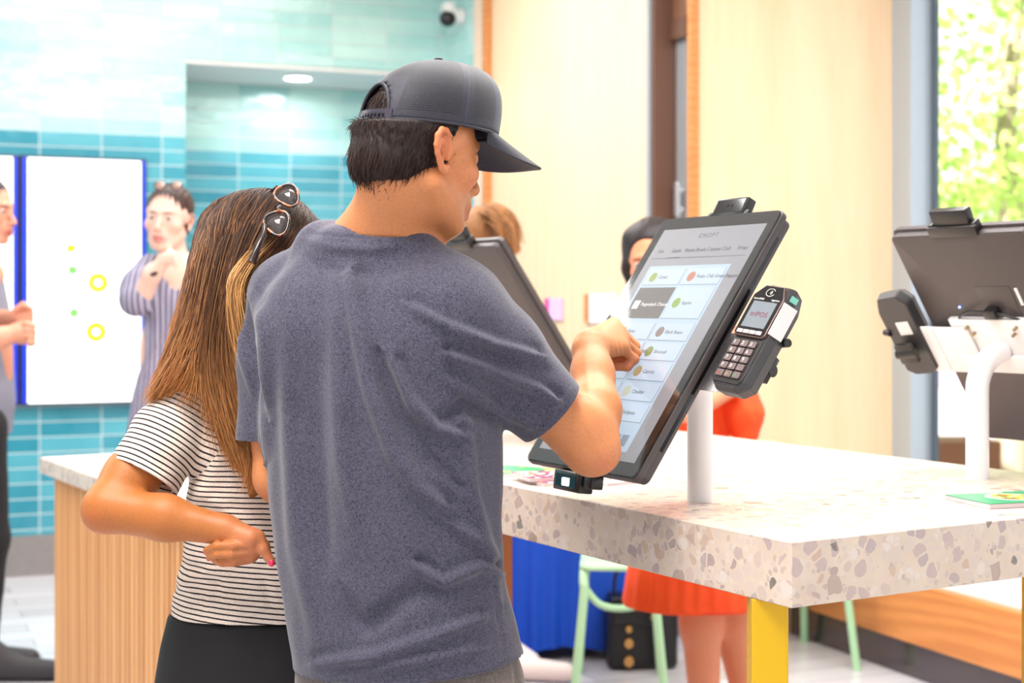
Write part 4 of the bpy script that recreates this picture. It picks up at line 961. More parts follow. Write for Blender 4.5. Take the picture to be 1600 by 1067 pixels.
# open hems: recess the cut ends so arm and waist go up inside
S.rc(hc - hn * .012, hc + hn * .10, .0510, .054, .002, True)
S.rc(P(418, 684, 2.47), P(418, 720, 2.47), .044, .050, .002, True)
zh = .820
S.loft([(zh - .2, P(640, 1040, D0).x, D0, .174, .126, TYAW), (zh + .012, P(640, 1030, D0).x, D0, .174, .126, TYAW)], .003, 2.25, True)
S.cut((.015, 0, zh), (.10, 0, -1))
def q4(l): return [(360 + x / 1.448, 330 + y / 1.448) for x, y in l]
FD = [
    (q4([(285, 150), (300, 260), (330, 400), (380, 540), (430, 620), (480, 655)]), .010, 17, .9),
    (q4([(345, 330), (390, 460), (450, 560), (505, 600)]), -.008, 16, .5),
    (q4([(380, 345), (415, 430), (470, 490), (520, 500)]), .007, 12, .9),
    (q4([(240, 130), (245, 330), (255, 560), (290, 760)]), .005, 18, 0),
    (q4([(128, 250), (135, 500), (150, 760), (190, 960)]), .0045, 16, 0),
    (q4([(190, 260), (195, 520), (215, 800), (270, 950)]), -.004, 18, 0),
    (q4([(262, 860), (285, 915), (310, 935), (350, 905), (400, 865), (480, 832)]), -.007, 19, .4),
    (q4([(200, 760), (240, 860), (275, 940)]), .004, 20, 0),
    (q4([(430, 800), (480, 836), (560, 797), (610, 815)]), .008, 11, 1.0),
    (q4([(470, 700), (560, 750), (600, 790)]), .004, 11, -.6),
    (q4([(200, 1015), (330, 1000), (450, 960), (560, 915)]), .006, 13, .8),
    (q4([(260, 1055), (400, 1020), (560, 985)]), .004, 12, .5),
    (q4([(520, 460), (524, 600), (560, 740), (598, 880), (622, 1010)]), -.0022, 5, 0),
    (q4([(540, 470), (548, 640), (580, 760), (612, 880)]), .005, 14, .5),
    (q4([(515, 140), (500, 200), (490, 290), (505, 380), (560, 430)]), -.0030, 6, .4),
    (q4([(410, 210), (500, 260), (600, 300), (690, 320)]), .005, 12, .8),
    (q4([(500, 320), (600, 360), (690, 395), (735, 420)]), .008, 11, 1.0),
    (q4([(530, 300), (620, 330), (724, 365)]), -.004, 11, 0),
    (q4([(505, 380), (580, 430), (660, 460), (700, 480)]), .005, 13, .6),
    (q4([(480, 470), (530, 438), (600, 470)]), -.014, 12, 0),
    (q4([(170, 60), (230, 80), (330, 85), (400, 70)]), .003, 8, .4),
    (q4([(150, 100), (230, 130), (330, 140)]), -.003, 12, 0),
    (q4([(40, 200), (48, 300), (72, 400), (90, 470)]), -.006, 9, .6),
    (q4([(60, 190), (80, 280), (84, 420), (82, 560)]), .005, 11, .4),
    (q4([(24, 240), (30, 330), (60, 430)]), .004, 8, 0),
    ([(905, 600), (860, 640), (815, 676)], .0016, 4, 0),
    ([(372, 664), (392, 676), (412, 680)], .0016, 4, 0), ([(480, 364), (520, 368), (575, 372), (625, 364), (672, 386)], -.0022, 2.5, 0),
    (q4([(145, 1052), (400, 1052), (620, 1000)]), -.0012, 3, 0),
]
M_tee = mat_heather('heather_tee', srgb(46, 45, 60), srgb(94, 91, 108))
def cutfix(o): return o
# the right sleeve is cut square to the arm: done on the mesh
vS, fS = S.mesh(.0042); vS = relax(vS, fS, 2)
me = np_mesh('t', vS, fS); nr = normals(me); bpy.data.meshes.remove(me)
hem_ = np.clip((vS[:, 2] - zh - .10 * (vS[:, 0] - .015) - .004) / .03, 0, 1)[:, None]; vS0 = vS; vS = cloth_noise(vS, nr, .0007, 22, 3); vS = folds(vS, nr, [(a, b * (2.6 if abs(b) > .003 else 1.3), c * .8, d) for a, b, c, d in FD]); vS = vS0 + (vS - vS0) * hem_
far = (vS - A3(hc)) @ A3(hn); rad_ = np.linalg.norm((vS - A3(hc)) - far[:, None] * A3(hn), axis=1); drop = (far > 0) & (far < .15) & (rad_ < .085)
vS = np.where((drop & (far < .012))[:, None], vS - (far * 1.0)[:, None] * A3(hn), vS); drop2 = drop & (far >= .012 * .0)
lowl = (vS[:, 2] < P(400, 682, 2.47).z) & (topx(vS)[0] < 445) & (vS[:, 2] > 1.05) & (vS[:, 1] > 2.405)
dl = vS[:, 2] - P(400, 678, 2.47).z
keep = ~(drop[fS].all(1)) & ~(lowl & (topx(vS)[0] < 414))[fS].all(1)
fS = fS[keep]; used = np.unique(fS); re = np.full(len(vS), -1); re[used] = np.arange(len(used)); vS = vS[used]; fS = re[fS]
tee = link('t_shirt', np_mesh('t_shirt', vS, fS), M_tee, None); adopt(tee, man)
# ribbed collar and sleeve hem as thin rolls are part of the shirt edge
# ---- shorts
S = Sculpt(); y0 = TYAW
S.loft([(.62, -.15, 2.385, .168, .115, y0), (.75, -.155, 2.38, .176, .125, y0), (.84, -.165, 2.38, .170, .122, y0), (.90, -.17, 2.38, .155, .112, y0)], .02, 2.3)
for q in (1, -1):
    hip = HP + rgt * (.088 * q); S.rc(hip + Vector((0, 0, -.10)), hip + Vector((0, 0, -.42)), .100, .098, .03)
S.cut((0, 0, .46), (0, 0, -1))
adopt(cloth_obj('shorts', S, .006, mat_heather('brown_grey_shorts', srgb(84, 76, 74), srgb(126, 116, 110)), None,
    [([(700, 1040), (690, 1100)], .004, 8, .5), ([(748, 1040), (752, 1100)], -.004, 6, .5), ([(805, 1030), (815, 1090)], -.006, 5, .5)], (.001, 25)), man)
for q in (1, -1):
    an = HP + rgt * (.085 * q) + Vector((0, 0, -.78)); S = Sculpt()
    S.rc(an + Vector((0, 0, -.045)) - fwd * .03, an + Vector((0, 0, -.05)) + fwd * .15, .040, .036, .02); S.rc(an, an + Vector((0, 0, -.04)), .045, .045, .02); S.cut((0, 0, .0), (0, 0, -1))
    adopt(cloth_obj('shoe', S, .005, plain('shoe_white', srgb(220, 218, 214), .5), None), man)
# ---- hair: close-cropped mass plus combed-down strands
def man_hair():
    S = Sculpt(); E = lambda c, r, kk=.01, sub=False: S.el(hd.w(*c), np.array(r) * hd.k, hd.M, kk, sub)
    E((0, -.018, .024), (.0775, .0915, .080)); E((0, -.050, -.028), (.060, .058, .048), .02)
    S.cut(hd.w(0, .050, 0), hd.M @ np.array([0, 1, -.25]))
    # clear the face and the ear
    for q in (1, -1):
        E((q * .085, .055, -.062), (.05, .074, .054), .006, True); E((q * .084, -.010, -.030), (.022, .026, .043), .005, True)
    E((0, .0, -.115), (.09, .075, .055), .006, True)
    S.cut(hd.w(0, -.09, -.074), hd.M @ np.array([0, -.35, -1.0]))
    v, f = S.mesh(.003); q = hd.loc(v)
    rimz = .036 + .10 * q[:, 1]; el_ = np.sqrt((q[:, 0] / .080) ** 2 + ((q[:, 1] - .013) / .1045) ** 2); over = np.clip((q[:, 2] - rimz + .004) / .006, 0, 1); v = under_cap(v, .0790, .1015, .126)
    me = np_mesh('t', v, f); nr = normals(me); bpy.data.meshes.remove(me)
    q = hd.loc(v); v = v + nr * (.0012 * np.sin(q[:, 0] * 900 + 6 * np.sin(q[:, 2] * 60)) * np.cos(q[:, 1] * 700))[:, None]
    rng = np.random.default_rng(5); okr = np.where((q[:, 2] < .030 + .10 * q[:, 1]) | ((np.abs(q[:, 0]) < .034) & (q[:, 1] < -.05) & (q[:, 2] < .068)))[0]; pick = rng.choice(okr, 6500); root = v[pick]; n = nr[pick]
    ql = hd.loc(root); dn = hd.M @ np.array([0, -.10, -1.0]); K = 6; L = rng.uniform(.012, .026, len(root))[:, None] * np.where(ql[:, 2:3] < -.02, 1.0, .8)
    fr = np.clip((ql[:, 1] - (-.01)) / .05, 0, 1)[:, None]
    d = dn[None, :] - n * (n @ dn)[:, None] + .22 * n + rng.normal(size=n.shape) * .16 + fr * (hd.M @ np.array([0, -.5, .1]))[None, :]; d /= np.linalg.norm(d, axis=1)[:, None]
    t = np.linspace(0, 1, K)[None, :, None]; pt = root[:, None] - n[:, None] * .001 + d[:, None] * t * L[:, None] - n[:, None] * (t ** 2) * .0035
    rad = np.tile(np.linspace(.00075, .00015, K), (len(root), 1)); b = lin(46, 30, 24); g = rng.uniform(.6, 1.9, len(root))[:, None, None]
    sv, sf, sc = strands(pt, rad, np.tile(b, (len(root), K, 1)) * g)
    vv, ff = joined([(v, f), (sv, sf)]); me = np_mesh('hair', vv, ff); set_col(me, np.concatenate([np.tile(lin(38, 26, 22), (len(v), 1)), sc])); return link('hair', me, M_hair, None)
adopt(man_hair(), man)
# ---- cap
def cap():
    root = man; T = Matrix([list(hd.M[0]) + [hd.c[0]], list(hd.M[1]) + [hd.c[1]], list(hd.M[2]) + [hd.c[2]], [0, 0, 0, 1]]) @ Matrix.Scale(hd.k, 4)
    ax, ay, cy, H = .0845, .1095, .013, .106
    zr = lambda y: .031 + .10 * y
    NA, NT_ = 144, 40; vs, fs, uv = [], [], []
    for j in range(NT_ + 1):
        psi = (j / NT_) * math.pi / 2
        for i in range(NA):
            a = 2 * math.pi * i / NA; c, s_ = math.cos(a), math.sin(a); front = max(0, s_)
            e = 2.35 + .5 * front; hr = math.cos(psi) ** (2 / e); vz = math.sin(psi) ** (2 / e)
            seam = .0010 * sum(math.exp(-(((a - math.radians(k) + math.pi) % (2 * math.pi) - math.pi) / .022) ** 2) for k in (0, 60, 120, 180, 240, 300)) * math.cos(psi)
            x, y = ax * c * hr * (1 + seam * 8), ay * s_ * hr * (1 + seam * 8) + cy + .016 * vz ** 1.5
            vs.append((x, y, zr(y if j < 3 else y) + H * vz)); uv.append((a, psi))
    vs = np.array(vs); uv = np.array(uv); skip = set()
    for j in range(NT_):
        for i in range(NA):
            a = 2 * math.pi * (i + .5) / NA; psi = (j + .5) / NT_ * math.pi / 2; da = (a - 1.5 * math.pi) / .42; dz = (math.sin(psi) * H) / .052
            if abs(da) < 1 and da * da + dz * dz < 1: continue
            i2 = (i + 1) % NA; fs.append((j * NA + i, j * NA + i2, (j + 1) * NA + i2, (j + 1) * NA + i))
    me = bpy.data.meshes.new('cap_crown'); me.from_pydata([tuple(p) for p in vs], [], fs); me.update()
    set_val(me, 'ang', uv[:, 0]); set_val(me, 'psi', uv[:, 1]); me.transform(T); me.shade_smooth()
    t = NT('perforated_cap_fabric'); a = t.n('ShaderNodeAttribute', attribute_name='ang').outputs[2]; p = t.n('ShaderNodeAttribute', attribute_name='psi').outputs[2]
    # hole grid: rows follow the rim, columns follow the panel
    cosp = t.math('COSINE', p); loA = t.math('MULTIPLY', t.math('MULTIPLY', a, .102), 1 / .0031)
    lo_, hi_ = t.math('FRACT', loA), t.math('FRACT', t.math('MULTIPLY', p, .105 / .0031))
    d2 = t.math('ADD', t.math('POWER', t.math('SUBTRACT', lo_, .5), 2), t.math('POWER', t.math('SUBTRACT', hi_, .5), 2)); hole = t.math('LESS_THAN', d2, .12)
    up = t.math('GREATER_THAN', p, .50)      # finer holes above the band
    l2 = t.math('FRACT', t.math('MULTIPLY', t.math('MULTIPLY', t.math('MULTIPLY', a, cosp), .102), 1 / .0029)); h2 = t.math('FRACT', t.math('MULTIPLY', p, .105 / .0029))
    d3 = t.math('ADD', t.math('POWER', t.math('SUBTRACT', l2, .5), 2), t.math('POWER', t.math('SUBTRACT', h2, .5), 2)); hole2 = t.math('LESS_THAN', d3, .13)
    # column lines are taken from the angle alone so that they stay straight
    front = t.math('LESS_THAN', t.math('ABSOLUTE', t.math('SUBTRACT', a, math.pi / 2)), math.radians(56))
    seam = t.math('GREATER_THAN', t.math('COSINE', t.math('MULTIPLY', a, 2.0)), .978)
    arch = t.math('MULTIPLY', t.math('LESS_THAN', t.math('ABSOLUTE', t.math('SUBTRACT', a, 1.5 * math.pi)), .56), t.math('LESS_THAN', p, .62)); rim = t.math('LESS_THAN', p, .085)
    solid = t.math('MAXIMUM', t.math('MAXIMUM', front, seam), t.math('MAXIMUM', arch, rim))
    hm = t.math('MULTIPLY', t.math('ADD', t.math('MULTIPLY', hole, t.math('SUBTRACT', 1.0, up)), t.math('MULTIPLY', hole2, up)), t.math('SUBTRACT', 1.0, solid))
    nz = t.noise(t.obj(), 500, 2); fab = t.ramp(nz.outputs[0], [(.3, srgb(32, 31, 42)), (.7, srgb(50, 48, 62))])
    fab = t.mix(front, fab, t.mix(.4, fab, srgb(66, 78, 104)))
    t.base(t.mix(hm, fab, srgb(6, 5, 8))); t.set(rough=.6, spec=.35, sheen=.15); t.bump(t.math('SUBTRACT', 1.0, hm), .6, .0015)
    cr = link('cap', me, t.m, None); md = cr.modifiers.new('thick', 'SOLIDIFY'); md.thickness = .0022; md.offset = 1
    adopt(cr, man)
    fabm = plain('cap_fabric', srgb(40, 38, 50), .6, 0, .15); strapm = plain('cap_strap_plastic', srgb(56, 52, 66), .35)
    mb = MB()      # sweatband edge along the rim
    pts = [T @ Vector((ax * 1.008 * math.cos(a_), ay * 1.008 * math.sin(a_) + cy, zr(ay * math.sin(a_) + cy) + .001)) for a_ in np.linspace(-math.pi / 2 + .44, 1.5 * math.pi - .44, 90)]
    mb.tube(pts, .0024, 8, sub=1)
    mb.tube([T @ Vector((ax * 1.004 * math.cos(-math.pi / 2 + .43 * da) * (math.cos(ps) ** .85), ay * 1.006 * math.sin(-math.pi / 2 + .43 * da) * (math.cos(ps) ** .85) + cy, zr(-ay) + H * (math.sin(ps) ** .85))) for da, ps in [(math.cos(q), math.asin(min(1, .5 * math.sin(q)))) for q in np.linspace(0, math.pi, 30)]], .0026, 8, sub=1)
    b1_ = mb.build('rim_binding', fabm, None, 60); b1_.parent = cr
    N = 24
    sv = bmesh.new(); ring = []
    for a_ in np.linspace(1.5 * math.pi - .50, 1.5 * math.pi + .50, N):
        o_ = [sv.verts.new(T @ Vector((ax * r_ * math.cos(a_), ay * r_ * math.sin(a_) + cy, zr(ay * math.sin(a_)) + z_))) for r_, z_ in ((1.012, .001), (1.034, .001), (1.034, .0165), (1.012, .0165))]; ring.append(o_)
    for i in range(N - 1):
        for q in range(4): sv.faces.new((ring[i][q], ring[i][(q + 1) % 4], ring[i + 1][(q + 1) % 4], ring[i + 1][q]))
    sv.faces.new(ring[0]); sv.faces.new(ring[-1][::-1]); bmesh.ops.recalc_face_normals(sv, faces=sv.faces[:])
    me = bpy.data.meshes.new('strap'); sv.to_mesh(me); sv.free(); so = link('snap_strap', me, strapm, None); so.parent = cr
    for i in range(7):
        a_ = 1.5 * math.pi - .1 + i * .075; c_ = Vector((ax * 1.036 * math.cos(a_), ay * 1.036 * math.sin(a_) + cy, zr(-ay) + .009)); n_ = Vector((math.cos(a_), math.sin(a_), 0))
        MB().cyl(T @ (c_ - n_ * .001), T @ (c_ + n_ * .0022), .0026, seg=10).build('snap', plain('snap_stud', srgb(40, 38, 48), .3), so)
    MB().sph(T @ Vector((0, cy, .034 + H + .0015)), .007, sc=(1, 1, .5)).build('top_button', fabm, cr, 60)
    # brim
    NX, NY = 40, 18; top = []; fsb = []
    for j in range(NY + 1):
        tt = j / NY
        for i in range(NX + 1):
            u_ = -1 + 2 * i / NX; a_ = math.pi / 2 + u_ * math.radians(62)
            rx, ry = ax * math.cos(a_), ay * math.sin(a_) + cy
            ln = .100 * (max(0, 1 - abs(u_) ** 2.6)) ** .5; y = ry + ln * tt; x = rx * (1 + .06 * tt * (1 - abs(u_)))
            z = zr(ry) + .002 - .22 * ln * tt - .020 * (abs(x) / .08) ** 2 * tt - .0025 * tt
            top.append((x, y, z))
    for j in range(NY):
        for i in range(NX): q = j * (NX + 1) + i; fsb.append((q, q + 1, q + NX + 2, q + NX + 1))
    me = bpy.data.meshes.new('brim'); me.from_pydata(top, [], fsb); me.transform(T); me.update(); me.shade_smooth()
    t = NT('brim_fabric'); t.base(t.ramp(t.noise(t.obj(), 400, 2).outputs[0], [(.3, srgb(34, 32, 44)), (.7, srgb(52, 50, 64))])); t.set(rough=.6)
    bo = link('brim', me, t.m, None); md = bo.modifiers.new('thick', 'SOLIDIFY'); md.thickness = .0032; md.offset = 0; bo.parent = cr
cap()
# ================================================================== the woman leaning on him
wom = empty('person', (-.40, 2.60, 0), 0, 'woman with long brown hair and striped tee, hand on her back, beside the capped man', 'person')
WM_ = head_matrix(R(38), R(14), R(16)); wh = Head(P(422, 400, 2.60), WM_, .93)
SKW = (190, 114, 56)
S = Sculpt(); wh.add(S, fem=True)
S.rc(wh.w(0, -.035, -.05), P(418, 560, 2.62), .047, .050, .03); S.rc(P(418, 540, 2.62), P(330, 592, 2.60), .040, .036, .03); S.rc(P(418, 540, 2.62), P(510, 592, 2.60), .040, .036, .03)
v1, f1 = S.mesh(.004); c1 = wh.col(v1, (220, 146, 100), fem=True)
EW = P(168, 794, 2.47); S = Sculpt()
S.chain([P(300, 635, 2.58), P(205, 745, 2.51), EW], [.045, .0425, .0385], .02); S.el(P(153, 806, 2.465), (.017, .018, .016), None, .02)
S.rc(EW, P(258, 809, 2.45), .0385, .0345, .012); S.rc(P(258, 809, 2.45), P(350, 828, 2.44), .0342, .0232, .02)
# hand resting back-out on the waist: knuckles to the right, fingers folded back under the wrist, forefinger and thumb down to the right
WW = P(352, 828, 2.44)
S.rc(WW, P(392, 842, 2.425), .021, .019, .016); S.rc(P(378, 850, 2.43), P(390, 862, 2.43), .020, .018, .012)
K4 = [(404, 838), (402, 850), (396, 861), (386, 871)]
finger(S, [P(404, 838, 2.425), P(411, 858, 2.42), P(424, 878, 2.42)], .0105, .0072)
fp = [[(402, 850, 2.42), (364, 853, 2.408), (338, 853, 2.412), (323, 860, 2.43)], [(396, 862, 2.42), (362, 866, 2.408), (340, 866, 2.412), (328, 870, 2.43)], [(390, 873, 2.425), (366, 878, 2.415), (348, 879, 2.42), (337, 876, 2.435)]]
for g in fp: finger(S, [P(*q) for q in g], .0080, .0064, .0025)
finger(S, [P(398, 836, 2.45), P(412, 852, 2.46), P(418, 868, 2.46)], .0105, .008)
v2, f2 = S.mesh(.0028); v2 = relax(v2, f2, 1, .4)
S = Sculpt()
S.loft([(.80, -.41, 2.60, .138, .09, 0), (1.0, -.41, 2.60, .125, .085, 0), (1.2, -.40, 2.61, .14, .09, 0), (1.27, -.40, 2.61, .11, .07, 0)], .04)
WHP = Vector((-.41, 2.61, .82))
for q in (1, -1):
    hip = WHP + Vector((.085 * q, 0, 0)); S.chain([hip, hip + Vector((-.01, .02, -.38)), hip + Vector((0, 0, -.50)), hip + Vector((0, -.01, -.74))], [.085, .052, .05, .034], .03)
    an = hip + Vector((0, -.01, -.74)); S.rc(an + Vector((0, -.02, -.03)), an + Vector((.01, .13, -.05)), .028, .024, .02)
# far arm hangs forward against the man
S.chain([P(540, 625, 2.60), P(560, 780, 2.66), P(560, 800, 2.86)], [.042, .036, .025], .02)
S.el(P(560, 795, 2.92), (.03, .042, .018), None, .02)
for i in range(4): finger(S, [P(552 + i * 9, 795, 2.95), P(552 + i * 9, 800, 3.0), P(552 + i * 9, 812, 3.02)], .008, .007)
finger(S, [P(545, 790, 2.90), P(538, 790, 2.95)], .010, .008)
v3, f3 = S.mesh(.006)
vm, fm = joined([(v1, f1), (v2, f2), (v3, f3)])
c2_ = np.tile(lin(*SKW), (len(v2), 1)); X_, Y_ = topx(v2)
mm = np.exp(-(((X_ - 148) / 22) ** 2 + ((Y_ - 810) / 20) ** 2)) * .4; c2_ = c2_ * (1 - mm[:, None]) + lin(196, 104, 62) * mm[:, None]
mm = np.clip((X_ - 330) / 60, 0, 1) * .5; c2_ = c2_ * (1 - mm[:, None]) + lin(214, 132, 98) * mm[:, None]
adopt(skin_obj('body', vm, fm, np.concatenate([c1, c2_, np.tile(lin(*SKW), (len(v3), 1))]), None), wom)
nm = plain('pink_nail_polish', srgb(226, 40, 96), .2)
for (a, d_) in (((321, 862, 2.434), .0042), ((326, 872, 2.434), .0042), ((424, 880, 2.413), .0048)):
    adopt(MB().sph(P(*a), d_, sc=(1, .6, 1.15)).build('fingernail', nm, None, 60), wom)
# ---- striped tee
DW_ = 2.60; lv = []
for y, xl, xr, b in [(575, 365, 520, .06), (600, 335, 545, .085), (680, 306, 556, .10), (760, 296, 552, .100), (830, 290, 548, .098), (870, 288, 550, .10), (910, 279, 562, .107), (950, 270, 575, .115), (1010, 262, 590, .12)]:
    c = P((xl + xr) / 2, y, DW_); lv.append((c.z, c.x, c.y, (xr - xl) / 2 / FPX * DW_, b, 0))
S = Sculpt(); S.loft(lv, .02, 2.3)
S.rc(P(300, 622, 2.59), P(385, 580, 2.60), .050, .045, .03); S.rc(P(385, 578, 2.60), P(510, 585, 2.60), .045, .045, .03)
S.rc(P(302, 626, 2.59), P(262, 682, 2.55), .052, .060, .03); S.rc(P(262, 682, 2.55), P(214, 762, 2.51), .060, .063, .01)
S.rc(P(545, 625, 2.60), P(556, 700, 2.62), .055, .052, .02)
S.rc(P(418, 500, 2.62), P(418, 575, 2.62), .052, .055, .004, True)
wc = P(224, 747, 2.518); wn_ = (P(214, 762, 2.51) - P(262, 682, 2.55)).normalized()
S.rc(wc - wn_ * .012, wc + wn_ * .12, .053, .058, .002, True)
S.loft([(.60, c.x, DW_, .158, .105, 0), (.85, c.x, DW_, .152, .105, 0)], .003, 2.3, True); S.cut((0, 0, .834), (0, 0, -1))
vW, fW = S.mesh(.0036); vW = relax(vW, fW, 2)
me = np_mesh('t', vW, fW); nr = normals(me); bpy.data.meshes.remove(me)
vW = cloth_noise(vW, nr, .0008, 26, 9)
WF = [([(340, 580), (350, 640), (347, 700), (318, 738), (280, 778)], -.004, 6, .3), ([(352, 700), (330, 760), (300, 800)], .006, 12, .6), ([(285, 800), (330, 800), (380, 790)], -.004, 10, .4),
      ([(275, 925), (300, 900), (330, 890), (352, 895)], .006, 9, .9), ([(285, 875), (310, 890), (340, 905), (345, 930)], -.005, 8, .6), ([(270, 900), (285, 905), (310, 930)], .005, 8, .5), ([(400, 885), (415, 905), (425, 940)], -.004, 8, .5), ([(330, 930), (322, 960)], .003, 6, .5),
      ([(290, 740), (320, 770), (360, 800), (400, 812)], .004, 12, .6), ([(300, 850), (300, 800)], -.004, 10, 0), ([(230, 700), (262, 740)], -.003, 10, .4)]
vW = folds(vW, nr, WF)
far = (vW - A3(wc)) @ A3(wn_); rad_ = np.linalg.norm((vW - A3(wc)) - far[:, None] * A3(wn_), axis=1); drop = (far > 0) & (rad_ < .085) & (far < .2)
vW = np.where((drop & (far < .012))[:, None], vW - far[:, None] * A3(wn_), vW)
keep = ~drop[fW].all(1); fW = fW[keep]; used = np.unique(fW); re = np.full(len(vW), -1); re[used] = np.arange(len(used)); vW = vW[used]; fW = re[fW]
me = np_mesh('striped_tee', vW, fW)
fc = vW[fW].mean(1); X_, Y_ = topx(fc); seam = np.interp(Y_, [560, 640, 700, 735, 782], [324, 350, 347, 320, 262]); slv = (X_ < seam) & (Y_ < 790) & (Y_ > 540)
wa = A3(P(310, 600, 2.59)); wax = (A3(wc) - wa) / np.linalg.norm(A3(wc) - wa)
tors = vW[:, 2] + (vW[:, 0] + .40) * np.interp(vW[:, 2], [.84, .90, 1.0, 1.1], [.10, .07, .03, -.03]); arm = (vW - wa) @ wax + .35 * ((vW[:, 0] - wa[0]) * .0)
val = np.where(slv[:, None], arm[fW], tors[fW]).ravel(); at = me.attributes.new('st', 'FLOAT', 'CORNER'); at.data.foreach_set('value', val.astype(np.float32))
t = NT('striped_jersey'); a = t.n('ShaderNodeAttribute', attribute_name='st').outputs[2]; nz = t.noise(t.obj(), 14, 3); nf = t.noise(t.obj(), 500, 2)
ph = t.math('FRACT', t.math('DIVIDE', t.math('ADD', a, t.math('MULTIPLY', nz.outputs[0], .0022)), .0088)); ln = t.math('LESS_THAN', ph, t.math('ADD', .24, t.math('MULTIPLY', nf.outputs[0], .12)))
t.base(t.mix(ln, t.ramp(nf.outputs[0], [(.3, srgb(222, 204, 190)), (.7, srgb(244, 230, 216))]), srgb(52, 42, 44))); t.set(rough=.85, spec=.2); t.bump(nf.outputs[0], .12, .0006)
adopt(link('striped_tee', me, t.m, None), wom)
# ---- leggings and shoes
S = Sculpt(); lv = []
for y, xl, xr, b in [(955, 266, 570, .105), (1010, 252, 584, .118), (1080, 244, 592, .125), (1160, 250, 585, .12)]:
    c = P((xl + xr) / 2, y, DW_); lv.append((c.z, c.x, c.y, (xr - xl) / 2 / FPX * DW_, b, 0))
S.loft(lv, .03, 2.3)
for q in (1, -1):
    hip = WHP + Vector((.088 * q, 0, -.12)); S.chain([hip, hip + Vector((-.01, .02, -.27)), hip + Vector((0, 0, -.40)), hip + Vector((0, -.01, -.60))], [.092, .060, .057, .042], .03)
adopt(cloth_obj('leggings', S, .006, plain('black_leggings', srgb(18, 15, 17), .8, 0, .1), None), wom)
for q in (1, -1):
    an = WHP + Vector((.085 * q, -.01, -.74)); S = Sculpt(); S.rc(an + Vector((0, -.03, -.045)), an + Vector((.01, .14, -.055)), .036, .032, .02); S.cut((0, 0, 0), (0, 0, -1))
    adopt(cloth_obj('shoe', S, .005, M_black, None), wom)
# ---- long hair
GD = [[(354, 320, 2.62), (331, 345, 2.60), (315, 400, 2.575), (300, 460, 2.56), (280, 520, 2.55), (256, 585, 2.545), (234, 640, 2.53)],
      [(364, 308, 2.60), (338, 348, 2.565), (321, 410, 2.54), (306, 478, 2.53), (286, 540, 2.525), (262, 590, 2.52), (236, 628, 2.515)],
      [(384, 302, 2.58), (352, 350, 2.53), (336, 420, 2.51), (324, 490, 2.505), (308, 545, 2.50), (290, 580, 2.50), (262, 612, 2.505)],
      [(402, 300, 2.565), (368, 352, 2.515), (348, 425, 2.49), (336, 505, 2.485), (330, 570, 2.48), (340, 640, 2.475), (362, 700, 2.475), (372, 738, 2.475)],
      [(420, 303, 2.56), (388, 352, 2.505), (366, 425, 2.48), (352, 505, 2.475), (350, 580, 2.47), (364, 660, 2.468), (390, 720, 2.468), (408, 766, 2.47)],
      [(437, 306, 2.56), (412, 352, 2.50), (386, 415, 2.475), (369, 485, 2.467), (370, 565, 2.465), (386, 650, 2.465), (404, 720, 2.465), (388, 776, 2.468)],
      [(452, 313, 2.56), (430, 362, 2.505), (394, 402, 2.475), (370, 448, 2.458), (377, 510, 2.458), (393, 575, 2.462), (405, 650, 2.466), (413, 720, 2.468)],
      [(468, 326, 2.57), (450, 372, 2.525), (424, 408, 2.505), (402, 445, 2.495), (394, 505, 2.49), (400, 570, 2.485), (410, 650, 2.482), (418, 720, 2.482)],
      [(482, 340, 2.59), (468, 376, 2.555), (448, 402, 2.535), (428, 435, 2.52), (418, 480, 2.52), (414, 560, 2.51), (416, 640, 2.505), (420, 700, 2.50)]]
K = 34; GP = np.stack([spline([A3(P(*q)) for q in g], K) for g in GD])
